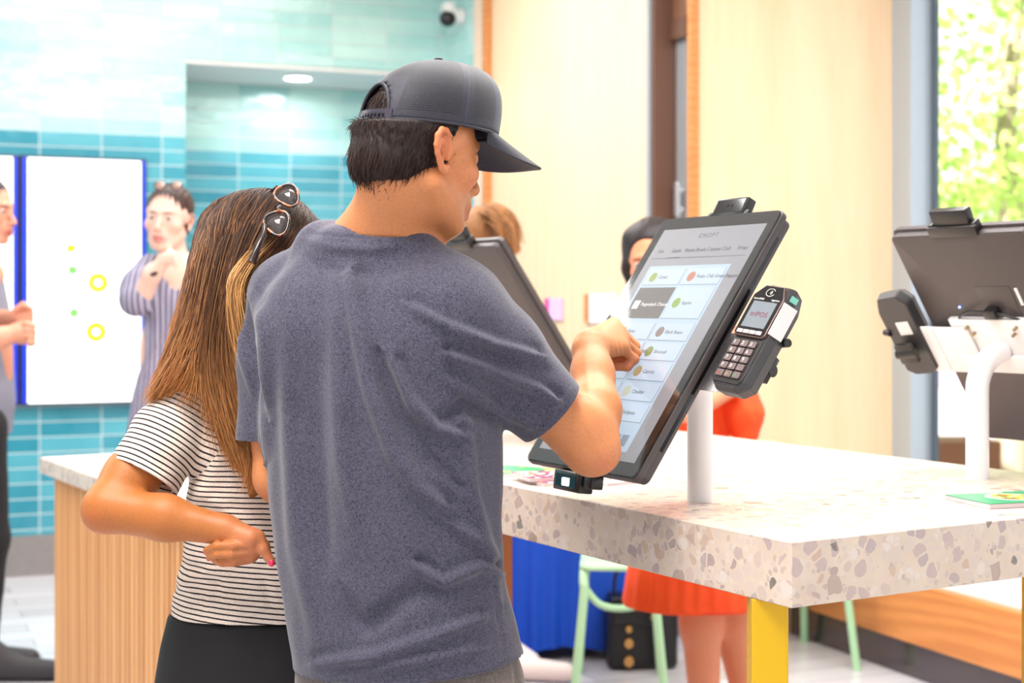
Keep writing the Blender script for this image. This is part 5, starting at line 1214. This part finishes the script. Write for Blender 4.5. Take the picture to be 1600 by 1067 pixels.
def long_hair():
    S = Sculpt(); S.el(wh.w(0, -.020, .034), np.array((.080, .100, .083)) * wh.k, wh.M)
    S.el(wh.w(0, -.055, -.03), (.060, .050, .06), wh.M, .02)
    for g in GP:
        pts = g[3::3] + np.array([0, .034, 0]); n_ = len(pts); rr = np.interp(np.linspace(0, 1, n_), [0, .6, 1], [.022, .018, .005])
        S.chain(list(pts), list(rr), .022)
    S.el(wh.w(0, .075, -.045), (.07, .05, .07), wh.M, .01, True)
    v, f = S.mesh(.0042); rng = np.random.default_rng(11)
    N = 4600; s_ = rng.uniform(0, 8, N); s_[:500] = rng.uniform(5.4, 6.6, 500); i = np.clip(s_.astype(int), 0, 7); w = (s_ - i)[:, None, None]; w = w * w * (3 - 2 * w)
    P_ = GP[i] * (1 - w) + GP[i + 1] * w; tt = np.linspace(0, 1, K)[None, :, None]
    clump = rng.integers(0, 150, N); cj = rng.normal(size=(150, 3)) * np.array([.007, .005, .004]); cph = rng.uniform(0, 6.28, 150); cfr = rng.uniform(1.5, 3.5, 150)
    off = cj[clump][:, None] * (.4 + .8 * tt) + rng.normal(size=(N, 1, 3)) * np.array([.003, .003, .002]) * (1 - .35 * tt) 
    off[..., 1] += np.abs(rng.normal(size=(N, 1))) * .008
    wav = np.sin(cph[clump][:, None] + cfr[clump][:, None] * tt[..., 0] * 6.28); off[..., 0] += wav * .0045 * tt[..., 0]; off[..., 1] += np.cos(cph[clump][:, None] + cfr[clump][:, None] * tt[..., 0] * 5) * .003
    fly = rng.random(N) < .05; off += fly[:, None, None] * rng.normal(size=(N, 1, 3)) * .011 * tt + fly[:, None, None] * np.array([-.006, -.004, .0])
    P_ = P_ + off; end = rng.uniform(.80, 1.0, N)
    # strands of different length
    idx = np.linspace(0, 1, K)[None] * end[:, None] * (K - 1); i0 = np.clip(idx.astype(int), 0, K - 2); fr = (idx - i0)[..., None]; ar = np.arange(N)[:, None]; P_ = P_[ar, i0] * (1 - fr) + P_[ar, i0 + 1] * fr
    rad = np.where(fly, .00028, .00085)[:, None] * np.interp(np.linspace(0, 1, K), [0, .1, .75, 1], [.8, 1, .9, .2])[None]
    t1 = (np.linspace(0, 1, K)[None] * end[:, None])[..., None]
    dark, mid, tip = lin(36, 22, 18), lin(86, 51, 31), lin(190, 124, 68)
    c = np.where(t1 < .45, dark + (mid - dark) * (t1 / .45), mid + (tip - mid) * np.clip((t1 - .45) / .45, 0, 1))
    hl = np.clip(rng.normal(size=N) * .45, 0, 1)[:, None, None] * np.clip(t1 * 4 - .2, 0, 1) * .75; c = c * (1 - hl) + lin(196, 138, 84) * hl
    gold = np.exp(-((s_ - 6.0) / .42) ** 2)[:, None, None] * np.clip((t1 - .16) * 9, 0, 1) * np.clip(1.5 - t1 * 1.4, .35, 1) * .9; c = c * (1 - gold) + lin(214, 158, 98) * gold
    c = c * rng.uniform(.6, 1.45, N)[:, None, None] * rng.uniform(.7, 1.3, 150)[clump][:, None, None]
    sv, sf, sc = strands(P_, rad, np.clip(c, 0, 1)); vv, ff = joined([(v, f), (sv, sf)])
    q = np.clip((1.55 - v[:, 2]) / .45, 0, 1)[:, None]; base = lin(34, 22, 18) * (1 - q) + lin(112, 68, 38) * q
    # strands that lie on the mass and follow its flow
    from mathutils.bvhtree import BVHTree
    bvh = BVHTree.FromPolygons(v.tolist(), f.tolist()); M2, K2 = 6500, 14
    dg = np.concatenate([GP[:-1] * (1 - w_) + GP[1:] * w_ for w_ in (0, .33, .66)]).reshape(-1, K, 3); tg = np.gradient(dg, axis=1); tg /= np.linalg.norm(tg, axis=2, keepdims=True)
    dgp, tgp, tpar = dg.reshape(-1, 3), tg.reshape(-1, 3), np.tile(np.linspace(0, 1, K), len(dg))
    me0 = np_mesh('t', v, f); nrm0 = normals(me0); bpy.data.meshes.remove(me0); front = np.where((nrm0[:, 1] < .35))[0]
    cur = v[rng.choice(front, M2)]; pp = np.zeros((M2, K2, 3)); L = rng.uniform(.04, .11, M2) / K2; jit = rng.normal(size=(M2, 3)) * .13; lift = rng.uniform(.0002, .0022, M2)
    col_t = np.zeros((M2, K2))
    for k_ in range(K2):
        nn = np.empty((M2, 3)); sn = np.empty((M2, 3))
        for j in range(M2):
            c_, n_, _, _ = bvh.find_nearest(cur[j].tolist()); sn[j] = c_; nn[j] = n_
        pp[:, k_] = sn + nn * lift[:, None]; ix = np.concatenate([((sn[q:q + 500, None] - dgp[None]) ** 2).sum(2).argmin(1) for q in range(0, M2, 500)])
        col_t[:, k_] = tpar[ix]; dirv = tgp[ix] + jit; dirv -= nn * (dirv * nn).sum(1)[:, None]; dirv /= np.linalg.norm(dirv, axis=1)[:, None]; cur = sn + dirv * L[:, None]
    t2 = col_t.mean(1)[:, None, None] + (np.linspace(-.04, .04, K2))[None, :, None]; cc = np.where(t2 < .45, dark + (mid - dark) * np.clip(t2 / .45, 0, 1), mid + (tip - mid) * np.clip((t2 - .45) / .45, 0, 1))
    hl = (rng.random(M2) < .3)[:, None, None] * np.clip(t2 * 5 - .1, .15, 1) * .6; cc = cc * (1 - hl) + lin(178, 122, 74) * hl; cc = np.clip(cc * rng.uniform(.55, 1.6, M2)[:, None, None], 0, 1)
    v5, f5, c5 = strands(pp, np.full((M2, K2), .0008) * np.interp(np.linspace(0, 1, K2), [0, .15, .8, 1], [.2, 1, 1, .15])[None], cc)
    vv, ff = joined([(vv, ff), (v5, f5)])
    me = np_mesh('hair', vv, ff); set_col(me, np.concatenate([base, sc, c5])); return link('hair', me, M_hair, None)
adopt(long_hair(), wom)
# ---- sunglasses pushed up into her hair
def sunglasses():
    o = empty('sunglasses', P(440, 330, 2.50), 0, 'tortoiseshell sunglasses with dark lenses pushed up into the leaning woman hair', 'sunglasses')
    t = NT('tortoiseshell'); t.base(t.ramp(t.noise(t.obj(), 60, 2).outputs[0], [(.5, srgb(30, 20, 18)), (.57, srgb(170, 88, 32)), (.66, srgb(28, 18, 16))])); t.set(rough=.12, spec=.7); ml = NT('dark_lens'); ml.base(srgb(64, 58, 56)).set(rough=.04, spec=.9); 
    def place(x): x.parent = o; x.matrix_parent_inverse = Matrix.Translation(-o.location); return x
    def lens(cx, cy, d, rx, ry, rot, nrm, nm):
        c = P(cx, cy, d); n = Vector(nrm).normalized(); ux = Vector((math.cos(rot), 0, -math.sin(rot))); ux = (ux - n * ux.dot(n)).normalized(); uy = n.cross(ux)
        k = d / FPX; pts = []
        for a in np.linspace(0, 2 * math.pi, 40, endpoint=False):
            sq = 1 + .07 * math.cos(2 * a) * 0 + .09 * math.cos(3 * a + .6); pts.append(c + (ux * math.cos(a) * rx * sq + uy * math.sin(a) * ry * sq) * k)
        place(MB().tube(pts + [pts[0], pts[1]], .0027, 8, sub=1).build('rim', t.m, None, 60)); b = bmesh.new(); ctr = b.verts.new(c + n * .003); ring = [b.verts.new(p) for p in pts]
        for i in range(40): b.faces.new((ctr, ring[i], ring[(i + 1) % 40]))
        me = bpy.data.meshes.new('lens'); b.to_mesh(me); b.free(); l_ = place(link('lens', me, ml.m, None, True)); md = l_.modifiers.new('thick', 'SOLIDIFY'); md.thickness = .0012
    lens(449, 305, 2.505, 22, 17, R(48), (-.12, -.85, .45), 'upper')
    lens(433, 348, 2.475, 22, 19, R(60), (-.12, -.88, .42), 'lower')
    place(MB().tube([P(439, 322, 2.490), P(434, 324, 2.483), P(436, 330, 2.480)], .0022, 8).build('bridge', t.m, None, 60))
    place(MB().tube([P(414, 352, 2.475), P(413, 364, 2.468), P(404, 384, 2.452), P(393, 410, 2.443)], [.0040, .0056, .0056, .0076], 10).build('temple_arm', plain('dark_brown_temple', srgb(46, 30, 26), .2), None, 60))
    place(MB().tube([P(432, 292, 2.52), P(424, 300, 2.56), P(414, 318, 2.60)], .0028, 10).build('temple_arm', t.m, None, 60))
sunglasses()

# ================================================================== people further back
def root_at(x, y, label): return empty('person', (x, y, 0), 0, label, 'person')
def feet(S, hip, kn, an, toe, r=(.08, .052, .036)): S.chain([hip, kn, an], list(r), .03); S.rc(an, toe, .034, .026, .02)
def eyes_for(h, root):
    before = set(bpy.data.objects); h.eyeballs(None)
    for o in set(bpy.data.objects) - before:
        if o.parent is None: adopt(o, root)
def short_hair(h, root, rgb, cutv=.02, big=1.0, seed=1):
    S = Sculpt(); S.el(h.w(0, -.022, .036), np.array((.080, .098, .086)) * h.k * big, h.M); S.el(h.w(0, -.055, -.03), np.array((.062, .055, .05)) * h.k, h.M, .02)
    S.el(h.w(0, .075, -.03), np.array((.075, .045, .085)) * h.k, h.M, .01, True)
    for q in (1, -1): S.el(h.w(q * .085, .0, -.03), np.array((.03, .04, .045)) * h.k, h.M, .01, True)
    v, f = S.mesh(.005); me = np_mesh('t', v, f); nr = normals(me); bpy.data.meshes.remove(me); q = h.loc(v)
    v = v + nr * (.0018 * np.sin(q[:, 0] * 420 + 3 * np.sin(q[:, 2] * 50)))[:, None]
    me = np_mesh('hair', v, f); set_col(me, lin(*rgb)[None] * (1 + .12 * np.sin(q[:, 0] * 300 + 4 * np.sin(q[:, 2] * 40)) * np.sin(q[:, 0] * 130))[:, None]); adopt(link('hair', me, M_hair, None), root)
# ---- woman in the grey striped dress by the screens, hand at her chin
dw = root_at(P(268, 470, 5.42).x, 5.42, 'woman in grey striped dress, short dark hair, hand to chin, beside the menu screen')
h = Head(P(263, 340, 5.38), head_matrix(R(-97), R(4), R(-5)), .98); S = Sculpt(); h.add(S, fem=True)
S.rc(h.w(0, -.03, -.05), P(272, 420, 5.44), .045, .05, .03); S.el(P(276, 452, 5.42), (.15, .085, .12), None, .04)
S.chain([P(228, 425, 5.42), P(218, 472, 5.30)], [.045, .04], .02); S.chain([P(218, 472, 5.30), P(238, 428, 5.24), P(256, 408, 5.22)], [.036, .03, .023], .02)
S.el(P(266, 402, 5.21), (.032, .022, .024), None, .015)
for i in range(4): finger(S, [P(268, 396 + i * 5, 5.20), P(276, 398 + i * 5, 5.19), P(275, 405 + i * 4, 5.18)], .009, .0075, .005)
finger(S, [P(262, 398, 5.20), P(266, 388, 5.21)], .010, .008)
S.chain([P(322, 430, 5.42), P(335, 530, 5.44), P(320, 620, 5.38)], [.045, .038, .026], .02); S.el(P(318, 640, 5.37), (.02, .03, .045), None, .02)
for i in range(4): finger(S, [P(312 + i * 5, 652, 5.36), P(312 + i * 5, 675, 5.36)], .008, .007, .004)
S.el(P(276, 560, 5.42), (.13, .09, .25), None, .04)
for q in (1, -1): x = dw.location.x + .08 * q; feet(S, (x, 5.42, .85), (x, 5.40, .46), (x, 5.43, .07), (x, 5.30, .035))
v, f = S.mesh(.0062); adopt(skin_obj('body', v, f, h.col(v, (240, 196, 178), fem=True, lip=(206, 120, 116)), None), dw); eyes_for(h, dw); short_hair(h, dw, (62, 42, 38))
S = Sculpt(); D_ = 5.42; lv = []
for y, xl, xr, b in [(432, 236, 318, .09), (470, 222, 326, .11), (520, 226, 322, .10), (560, 226, 320, .10), (600, 214, 334, .13), (640, 206, 342, .15), (720, 196, 352, .17), (860, 190, 360, .19)]:
    c = P((xl + xr) / 2, y, D_); lv.append((c.z, c.x, c.y, (xr - xl) / 2 / FPX * D_, b, 0))
S.loft(lv, .02, 2.2); S.rc(P(236, 420, 5.43), P(222, 452, 5.35), .055, .075, .02); S.rc(P(222, 452, 5.35), P(213, 468, 5.30), .075, .06, .02); S.rc(P(318, 425, 5.43), P(330, 500, 5.44), .06, .07, .02)
S.rc(P(272, 400, 5.36), P(276, 458, 5.30), .05, .022, .01, True)
wf = [([(212, 596), (250, 585), (320, 598)], -.012, 8, .3)] + [([(x_, 480), (x_ + 2, 560), (x_ + 4 * (x_ - 272) / 40, 660)], .008, 4, .5) for x_ in range(232, 316, 12)]
t = NT('striped_dress'); v_ = t.n('ShaderNodeTexWave', wave_type='BANDS', bands_direction='X', ins={'Vector': t.obj(), 'Scale': 16.0, 'Distortion': .6}); t.base(t.ramp(v_.outputs[1], [(.3, srgb(104, 100, 124)), (.7, srgb(136, 132, 156)), (.85, srgb(176, 170, 188))])); t.set(rough=.8)
adopt(cloth_obj('dress', S, .0065, t.m, None, wf, (.002, 18)), dw)
adopt(MB().tube([P(236 + 9 * math.cos(a), 424 + 5 * math.sin(a), 5.24 - .034 * math.sin(a + .6)) for a in np.linspace(0, 2 * math.pi, 16)], .008, 8, sub=1).build('wristwatch', M_black, None, 60), dw)
sg = empty('sunglasses', P(263, 288, 5.30), 0, 'sunglasses on the head of the woman in the grey dress', 'sunglasses')
for q in (-1, 1):
    pts = [P(263 + q * 13 + 9 * math.cos(a), 290 + 6 * math.sin(a), 5.285 + .01 * abs(q)) for a in np.linspace(0, 2 * math.pi, 20)]
    for nm_, mb_, m_ in (('rim', MB().tube(pts, .003, 8, sub=1), M_black), ('lens', MB().sph(P(263 + q * 13, 290, 5.29), .018, sc=(1, .25, .7)), plain('glossy_lens', srgb(190, 160, 150), .05, .6))):
        x = mb_.build(nm_, m_, None, 60); x.parent = sg; x.matrix_parent_inverse = Matrix.Translation(-sg.location)
x = MB().tube([P(259, 290, 5.29), P(263, 287, 5.28), P(267, 290, 5.29)], .003, 8).build('bridge', M_black, None, 60); x.parent = sg; x.matrix_parent_inverse = Matrix.Translation(-sg.location)
# ---- man at the left edge with clasped hands
lm = root_at(P(-42, 470, 5.60).x, 5.60, 'dark haired man at the left edge in grey tee and black trousers with clasped hands', )
h = Head(P(-20, 328, 5.58), head_matrix(R(-12), R(6), 0), 1.02); S = Sculpt(); h.add(S); S.rc(h.w(0, -.03, -.05), P(-48, 420, 5.60), .055, .06, .03); S.rc(P(-80, 430, 5.68), P(-20, 430, 5.52), .06, .06, .04)
S.chain([P(-30, 445, 5.45), P(-50, 560, 5.36), P(0, 528, 5.34), P(22, 520, 5.36)], [.055, .046, .036, .03], .02); S.el(P(36, 520, 5.38), (.046, .034, .042), None, .02)
S.chain([P(-85, 445, 5.75), P(-70, 560, 5.72), P(0, 500, 5.50), P(22, 496, 5.44)], [.055, .044, .034, .028], .02); S.el(P(34, 492, 5.42), (.040, .034, .032), None, .015)
for i in range(4): finger(S, [P(40 + i * 2, 505 + i * 10, 5.35), P(52, 509 + i * 9, 5.36), P(48, 512 + i * 9, 5.42)], .011, .009, .005)
for i in range(4): finger(S, [P(36, 478 + i * 6, 5.40), P(48, 484 + i * 6, 5.40), P(48, 490 + i * 6, 5.44)], .0105, .009, .005)
finger(S, [P(24, 484, 5.38), P(36, 476, 5.37), P(44, 480, 5.38)], .012, .010, .006)
S.el(P(-45, 560, 5.60), (.15, .11, .30), None, .04)
for q, dx in ((1, .10), (-1, -.04)):
    x = lm.location.x - .03 + dx; y = 5.60 - .09 * q; feet(S, (x, y, .9), (x + .01, y, .50), (x, y, .09), (x + .14, y, .045))
v, f = S.mesh(.0062); adopt(skin_obj('body', v, f, h.col(v, (228, 160, 132)), None), lm); eyes_for(h, lm); short_hair(h, lm, (34, 26, 28))
S = Sculpt(); lv = []
for y, xl, xr, b in [(425, -90, 0, .12), (470, -108, 8, .16), (560, -108, 14, .17), (620, -104, 20, .17), (680, -104, 14, .165)]:
    c = P((xl + xr) / 2, y, 5.60); lv.append((c.z, c.x, c.y, (xr - xl) / 2 / FPX * 5.6, b, 0))
S.loft(lv, .03, 2.3); S.rc(P(-32, 445, 5.46), P(-46, 520, 5.39), .075, .062, .02); S.rc(P(-85, 445, 5.74), P(-75, 520, 5.72), .07, .06, .02); S.rc(P(-48, 390, 5.6), P(-46, 425, 5.59), .06, .062, .006, True)
adopt(cloth_obj('t_shirt', S, .0065, plain('grey_tee', srgb(140, 140, 156), .85), None, None, (.002, 16)), lm)
S = Sculpt(); S.el((P(-48, 0, 5.6).x, 5.6, .90), (.14, .15, .13), None, .03)
for q, dx in ((1, .10), (-1, -.04)):
    x = lm.location.x - .03 + dx; y = 5.60 - .09 * q; S.chain([(x - .02, y, .9), (x + .01, y, .50), (x - .01, y, .10)], [.10, .075, .062], .03)
adopt(cloth_obj('trousers', S, .007, plain('black_trousers', srgb(30, 28, 32), .85), None, None, (.002, 14)), lm)
for q, dx in ((1, .10), (-1, -.04)):
    x = lm.location.x + .02 + dx; y = 5.60 - .09 * q; S = Sculpt(); S.rc((x - .06, y, .05), (x + .20, y, .036), .05, .036, .02); S.rc((x - .02, y, .09), (x + .04, y, .06), .055, .045, .02); S.cut((0, 0, 0), (0, 0, -1))
    adopt(cloth_obj('shoe', S, .006, plain('dark_grey_shoe', srgb(58, 54, 58), .6), None), lm)
# ---- woman in the orange red dress with a face mask
ow = root_at(P(1082, 470, 4.50).x, 4.50, 'woman with long dark hair, face mask and orange red dress behind the touched kiosk')
h = Head(P(1022, 404, 4.44), head_matrix(R(-108), R(12), R(10)), .97); S = Sculpt(); h.add(S, fem=True); S.rc(h.w(0, -.03, -.05), P(1062, 488, 4.50), .045, .05, .03)
S.chain([P(1118, 500, 4.48), P(1158, 590, 4.44), P(1105, 628, 4.30)], [.045, .038, .028], .02); S.chain([P(1020, 500, 4.48), P(1000, 600, 4.44), P(1050, 640, 4.30)], [.045, .038, .028], .02)
for bx in (1092, 1062):
    S.el(P(bx, 636, 4.27), (.03, .03, .02), None, .02)
    for i in range(4): finger(S, [P(bx - 8 + i * 6, 640, 4.25), P(bx - 8 + i * 6, 650, 4.21), P(bx - 8 + i * 6, 658, 4.21)], .008, .007, .004)
S.el(P(1080, 640, 4.5), (.12, .09, .28), None, .04)
for x0, x1, x2, yy in ((1088, 1096, 1104, 4.44), (1132, 1146, 1180, 4.52)): feet(S, P(x0, 860, yy), P(x1, 978, yy), (P(x2, 0, yy).x, yy + .03, .08), (P(x2, 0, yy).x, yy - .10, .035), (.088, .058, .036))
v, f = S.mesh(.0058); adopt(skin_obj('body', v, f, h.col(v, (236, 152, 112), fem=True), None), ow); eyes_for(h, ow)
S = Sculpt(); S.el(h.w(0, -.022, .036), np.array((.084, .102, .088)) * h.k, h.M)
for q in (1, -1): S.chain([h.w(q * .05, .0, .07), h.w(q * .080, -.02, -.02), h.w(q * .084, -.03, -.10), A3(P(1026 + q * -46, 500, 4.46)), A3(P(1032 + q * -48, 560, 4.48))], [.028, .024, .024, .024, .02], .03)
S.el(h.w(0, .082, -.03), np.array((.070, .072, .10)) * h.k, h.M, .01, True); S.rc(h.w(0, .09, .10), h.w(0, -.02, .127), .003, .003, .003, True)
v, f = S.mesh(.005); me = np_mesh('hair', v, f); set_col(me, np.tile(lin(34, 24, 26), (len(v), 1))); adopt(link('hair', me, M_hair, None), ow)
S = Sculpt(); S.el(h.w(0, .066, -.052), np.array((.058, .058, .050)) * h.k, h.M, .01); S.el(h.w(0, .03, -.045), np.array((.056, .058, .08)) * h.k, h.M, .002, True)
v, f = S.mesh(.0045); me = np_mesh('face_mask', v, f); q = h.loc(v); set_col(me, np.where((q[:, 0:1] > -.01), lin(226, 214, 240), lin(130, 70, 200))); adopt(link('face_mask', me, mat_attr('mask_cloth', .7), None), ow)
S = Sculpt(); lv = []
for y, xl, xr, b in [(505, 1040, 1116, .08), (560, 1022, 1136, .11), (640, 1030, 1132, .10), (700, 1022, 1142, .12), (820, 1002, 1164, .15), (880, 984, 1174, .17), (945, 972, 1182, .18)]:
    c = P((xl + xr) / 2, y, 4.50); lv.append((c.z, c.x, c.y, (xr - xl) / 2 / FPX * 4.5, b, 0))
S.loft(lv, .02, 2.2); S.chain([P(1116, 488, 4.49), P(1146, 590, 4.46), P(1162, 650, 4.44), P(1166, 676, 4.43)], [.050, .060, .058, .040], .02); S.chain([P(1024, 496, 4.49), P(1000, 590, 4.46), P(1005, 640, 4.44)], [.05, .055, .055], .02)
S.loft([(.30, c.x, 4.5, .185, .165, 0), (.50, c.x, 4.5, .165, .14, 0)], .004, 2.2, True)
t = NT('orange_red_dress'); t.base(t.ramp(t.noise(t.obj(), 3, 2).outputs[0], [(.3, srgb(250, 60, 16)), (.7, srgb(252, 92, 20))])).set(rough=.7)
adopt(cloth_obj('dress', S, .006, t.m, None, [([(x_, 870), (x_ + (x_ - 1078) * .08, 945)], .010, 8, .6) for x_ in range(985, 1180, 22)] + [([(1130, 590), (1160, 620), (1175, 650)], .008, 9, .6)], (.002, 16)), ow)
# ---- fair haired person mostly hidden behind the far kiosk
fp_ = root_at(P(728, 470, 5.62).x, 5.62, 'fair haired person in pink trousers and white trainers, mostly hidden behind the far kiosk')
h = Head(P(752, 378, 5.6), head_matrix(R(60), R(8), 0), 1.0); S = Sculpt(); h.add(S, fem=True, eyes=False); S.rc(h.w(0, -.03, -.05), P(752, 450, 5.62), .045, .05, .03)
for q in (1, -1): S.chain([P(752 + q * 62, 470, 5.62), P(752 + q * 70, 590, 5.62), P(752 + q * 66, 690, 5.58)], [.045, .038, .026], .02); S.el(P(752 + q * 66, 712, 5.58), (.02, .03, .045), None, .02); [finger(S, [P(752 + q * 66 - 8 + i * 5, 725, 5.58), P(752 + q * 66 - 8 + i * 5, 745, 5.58)], .008, .007, .004) for i in range(4)]
S.el(P(752, 600, 5.62), (.12, .09, .28), None, .04)
for q, tx in ((1, .14), (-1, .12)): x = fp_.location.x + .075 * q; feet(S, (x, 5.62, .85), (x, 5.60, .46), (x, 5.58, .07), (x + tx, 5.55, .035))
v, f = S.mesh(.0068); adopt(skin_obj('body', v, f, h.col(v, (238, 190, 168), fem=True), None), fp_); short_hair(h, fp_, (146, 100, 62), big=1.04)
rg = np.random.default_rng(4); pt = [A3(P(764, 330, 5.52)), A3(P(780, 338, 5.48)), A3(P(791, 356, 5.47)), A3(P(796, 385, 5.48))]; base_ = spline(pt, 14); st_ = base_[None] + rg.normal(size=(420, 1, 3)) * .014 + rg.normal(size=(420, 1, 3)) * .012 * np.linspace(0, 1, 14)[None, :, None]
sv, sf, sc = strands(st_, np.full((420, 14), .0022), np.clip(lin(170, 118, 74)[None, None] * rg.uniform(.5, 1.5, (420, 1, 1)) * np.ones((1, 14, 1)), 0, 1)); me = np_mesh('ponytail', sv, sf); set_col(me, sc); adopt(link('ponytail', me, M_hair, None), fp_)
S = Sculpt(); S.loft([(1.36 + (470 - y) / FPX * 5.62, P(752, 0, 5.62).x, 5.62, a_, b, 0) for y, a_, b in [(460, .12, .08), (520, .155, .10), (620, .14, .10), (700, .16, .11)]], .02)
for q in (1, -1): S.rc(P(752 + q * 55, 475, 5.62), P(752 + q * 68, 560, 5.62), .055, .05, .02)
adopt(cloth_obj('blouse', S, .007, plain('white_blouse', srgb(236, 232, 232), .8), None), fp_)
S = Sculpt(); S.el((fp_.location.x, 5.62, .88), (.15, .12, .13), None, .03)
for q in (1, -1): x = fp_.location.x + .078 * q; S.chain([(x, 5.62, .88), (x, 5.60, .46), (x + .01, 5.58, .10)], [.09, .066, .056], .03)
adopt(cloth_obj('trousers', S, .007, plain('pink_trousers', srgb(238, 170, 196), .8), None), fp_)
for q in (1, -1):
    x = fp_.location.x + .078 * q; x += .11 if q > 0 else 0; S = Sculpt(); S.rc((x - .06, 5.55 - .03 * q, .05), (x + .17, 5.52 - .04 * q, .036), .046, .034, .02); S.rc((x - .03, 5.56, .09), (x + .04, 5.55, .05), .05, .045, .02); S.cut((0, 0, 0), (0, 0, -1))
    adopt(cloth_obj('trainer', S, .006, plain('white_trainer', srgb(238, 226, 222), .6), None), fp_)
